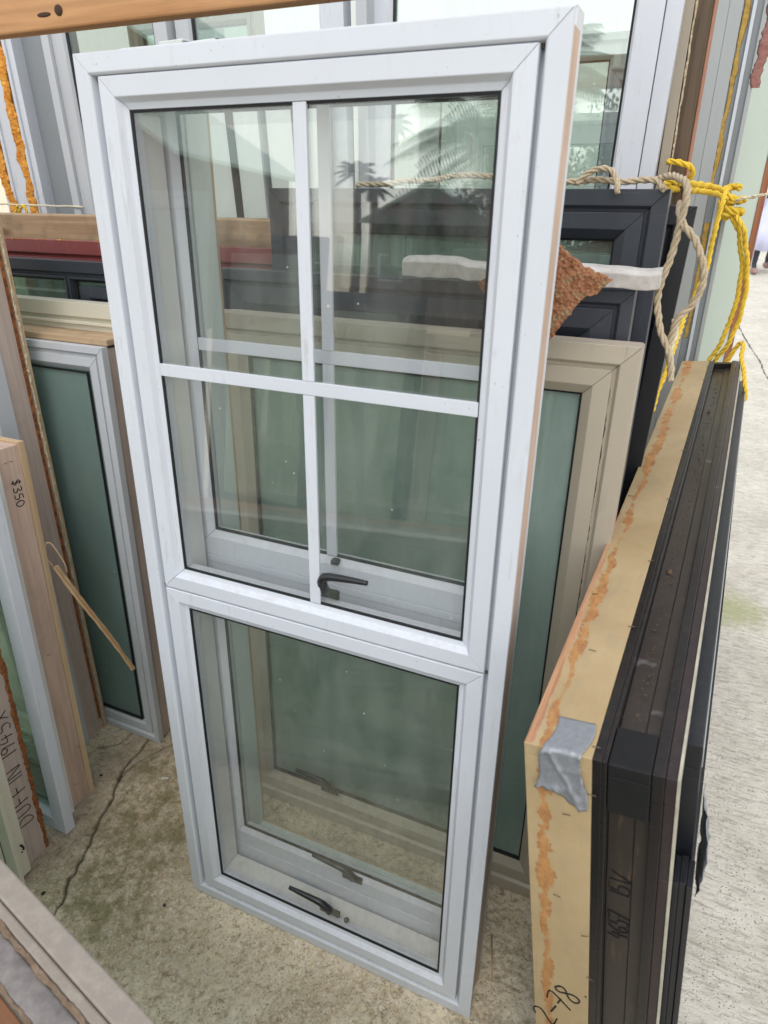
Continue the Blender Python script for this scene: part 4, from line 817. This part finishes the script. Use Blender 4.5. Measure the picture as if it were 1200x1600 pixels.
# ------------------------------------------------------------------ the yard across the way (seen in the panes)
BR = timber('brown_weatherboard', (.20, .15, .12), (.13, .095, .075), 0, knots=False); ROOF = painted('pale_green_roof', (.50, .62, .56), amt=.3)
def shed(name, label, x0, x1, y0, y1, hw, hr, wm):
    t = thing(name, label, 'shed', (0, 0, 0)); n = int(hw / .2)
    for i in range(n): z = i * hw / n; mesh_obj('weatherboard', [(x0, y1 + .0, z), (x1, y1, z), (x1, y1 + .0, z + hw / n), (x0, y1, z + hw / n), (x0, y1 + .03, z), (x1, y1 + .03, z)], [(0, 1, 2, 3), (0, 1, 5, 4), (4, 5, 2, 3), (0, 4, 3), (1, 2, 5)], wm, t)
    box('wall', (x0, x1, y0, y1 - .01, 0, hw), wm, t, 0); xm = (x0 + x1) / 2
    mesh_obj('roof', [(x0 - .3, y0 - .2, hw), (xm, y0 - .2, hr), (x1 + .3, y0 - .2, hw), (x0 - .3, y1 + .3, hw), (xm, y1 + .3, hr), (x1 + .3, y1 + .3, hw), (x0 - .3, y0 - .2, hw - .08), (xm, y0 - .2, hr - .08), (x1 + .3, y0 - .2, hw - .08), (x0 - .3, y1 + .3, hw - .08), (xm, y1 + .3, hr - .08), (x1 + .3, y1 + .3, hw - .08)],
        [(0, 1, 4, 3), (1, 2, 5, 4), (6, 7, 10, 9), (7, 8, 11, 10), (3, 4, 10, 9), (4, 5, 11, 10), (0, 1, 7, 6), (1, 2, 8, 7), (0, 3, 9, 6), (2, 5, 11, 8)], ROOF, t)
    mesh_obj('gable', [(x0, y1 - .005, hw), (x1, y1 - .005, hw), (xm, y1 - .005, hr - .1), (x0, y0, hw), (x1, y0, hw), (xm, y0, hr - .1)], [(0, 1, 2), (3, 4, 5), (0, 1, 4, 3), (1, 2, 5, 4), (0, 2, 5, 3)], wm, t)
    for k in range(3):
        wx = x0 + (x1 - x0) * (.2 + .3 * k); f = box('window', (wx - .5, wx + .5, y1 + .03, y1 + .07, 1.0, 2.0), WHITE, t); g = box('pane', (wx - .44, wx + .44, y1 + .071, y1 + .075, 1.06, 1.94), GREENG, f, 0)
    return t
shed('shed', 'brown weatherboard shed across the yard with a pale green gable roof', -17.5, -9.6, -16, -11.5, 3.6, 6.0, BR)
shed('shed', 'low brown house far across the yard behind the palms', -11.5, -6.6, -30, -25, 3.2, 4.6, BR)
fn = thing('fence', 'brown board fence along the far side of the yard', 'fence', (0, 0, 0))
for i in range(56): box('board', (-6.6 + i * .25, -6.37 + i * .25, -18.0, -17.97, 0, 1.85 + .03 * random.random()), BR, fn, 0)
LEAF = plain('leaf_green', (.07, .11, .045), .6, nscale=3, var=.5); TRUNK = plain('palm_trunk', (.16, .12, .09), .9)
def palm(x, y, h, R_, label, nf=26):
    t = thing('palm_tree', label, 'palm tree', (x, y, 0)); tube('trunk', [(0, 0, 0), (.1, 0, h * .5), (.0, 0, h)], [.22, .17, .15], TRUNK, t, 10)
    for k in range(nf):
        a = k * 2.4; el = random.uniform(-.1, 1.2); vs = []; fc = []; P = []
        for i in range(13): s = i / 12 * R_; P.append(Vector((math.cos(a) * s * math.cos(el * .8), math.sin(a) * s * math.cos(el * .8), h + s * math.sin(el) - .32 * s * s / R_ * 1.6)))
        sd_ = Vector((-math.sin(a), math.cos(a), 0))
        for i in range(1, 13):
            d = (P[i] - P[i - 1]).normalized()
            for s in (-1, 1):
                for q in (0, .33, .66):
                    b = P[i - 1].lerp(P[i], q); L = R_ * .24 * math.sin(math.pi * (.08 + .9 * i / 13)); tip = b + sd_ * s * L + d * L * .5 - Vector((0, 0, L * .45)); n0 = len(vs)
                    vs += [b, b + d * .05, tip]; fc.append((n0, n0 + 1, n0 + 2))
        n0 = len(vs); vs += [P[0] + Vector((0, 0, .02)), P[0] - sd_ * .03, P[0] + sd_ * .03, P[-1]]; fc += [(n0, n0 + 1, n0 + 3), (n0, n0 + 2, n0 + 3), (n0 + 1, n0 + 2, n0 + 3)]
        me = bpy.data.meshes.new('frond'); me.from_pydata([tuple(v) for v in vs], [], fc); me.materials.append(LEAF); o = bpy.data.objects.new('frond', me); COL.objects.link(o); o.parent = t
palm(-12.1, -25, 4.9, .95, 'slim palm across the yard, taller of the two left of the big one'); palm(-10.9, -24, 4.3, .85, 'slim palm across the yard, shorter of the two left of the big one'); palm(-3.9, -15.5, 4.3, 2.6, 'big palm across the yard with a wide dense head', 40)
def tree(x, y, h, r, label, n=1500, group=None):
    t = thing('tree', label, 'tree', (x, y, 0), group=group); tube('trunk', [(0, 0, 0), (.05, .05, h * .4), (0, 0, h * .7)], [.16, .12, .06], TRUNK, t, 8)
    vs = []; fc = []; cl = [(Vector((random.gauss(0, r * .5), random.gauss(0, r * .5), h * .62 + random.gauss(0, h * .17))), random.uniform(.25, .5) * r) for _ in range(26)]
    for i in range(n):
        c, q = random.choice(cl); p = c + Vector((random.gauss(0, 1), random.gauss(0, 1), random.gauss(0, 1))).normalized() * q * random.random() ** .4; s = random.uniform(.05, .12)
        e = Euler([random.uniform(0, 6) for _ in range(3)]).to_matrix(); k = len(vs); vs += [p + e @ Vector(v) * s for v in ((-1, 0, 0), (0, -.5, .1), (1, 0, 0), (0, .5, .1))]; fc.append((k, k + 1, k + 2, k + 3))
    me = bpy.data.meshes.new('crown'); me.from_pydata([tuple(v) for v in vs], [], fc); me.materials.append(LEAF); o = bpy.data.objects.new('crown', me); COL.objects.link(o); o.parent = t
for i, (x, y, h, r) in enumerate(((-7.6, -19.5, 3.3, .9), (-6.6, -19.8, 3.7, 1.0), (-5.6, -19, 3.9, 1.1), (-3.6, -20, 4.2, 1.5), (-1.5, -20, 4.0, 1.5), (1.4, -21, 4.8, 1.8), (5, -20, 4.5, 1.8))):
    tree(x, y, h, r, ('leafy tree behind the fence, ' + ('first from the shed', 'second from the shed', 'third from the shed', 'fourth from the shed', 'fifth from the shed', 'sixth from the shed', 'furthest from the shed')[i]), group='trees behind the fence')
# the opposite rack of stored windows, behind the camera
for i, (x, y, w, h, m, ya, nm) in enumerate(((-2.9, -2.5, .9, 2.0, GREYP, 178, 'tall grey window in the opposite rack, at its far end'), (-1.9, -2.45, .8, 1.75, BLACK, 181, 'black window in the opposite rack beside the tall grey one'),
        (-1.15, -2.5, .7, 1.45, BRONZE, 179, 'dark brown window in the middle of the opposite rack'), (-.45, -2.55, .85, 1.25, TAN, 180, 'low tan window in the opposite rack'), (.45, -2.6, .8, 1.6, GREYP, 182, 'grey window at the near end of the opposite rack'))):
    simple_window('stored_window', nm, (x + w, y, 0), w, h, m, GREENG, 6, ya, group='windows stored in the opposite rack')
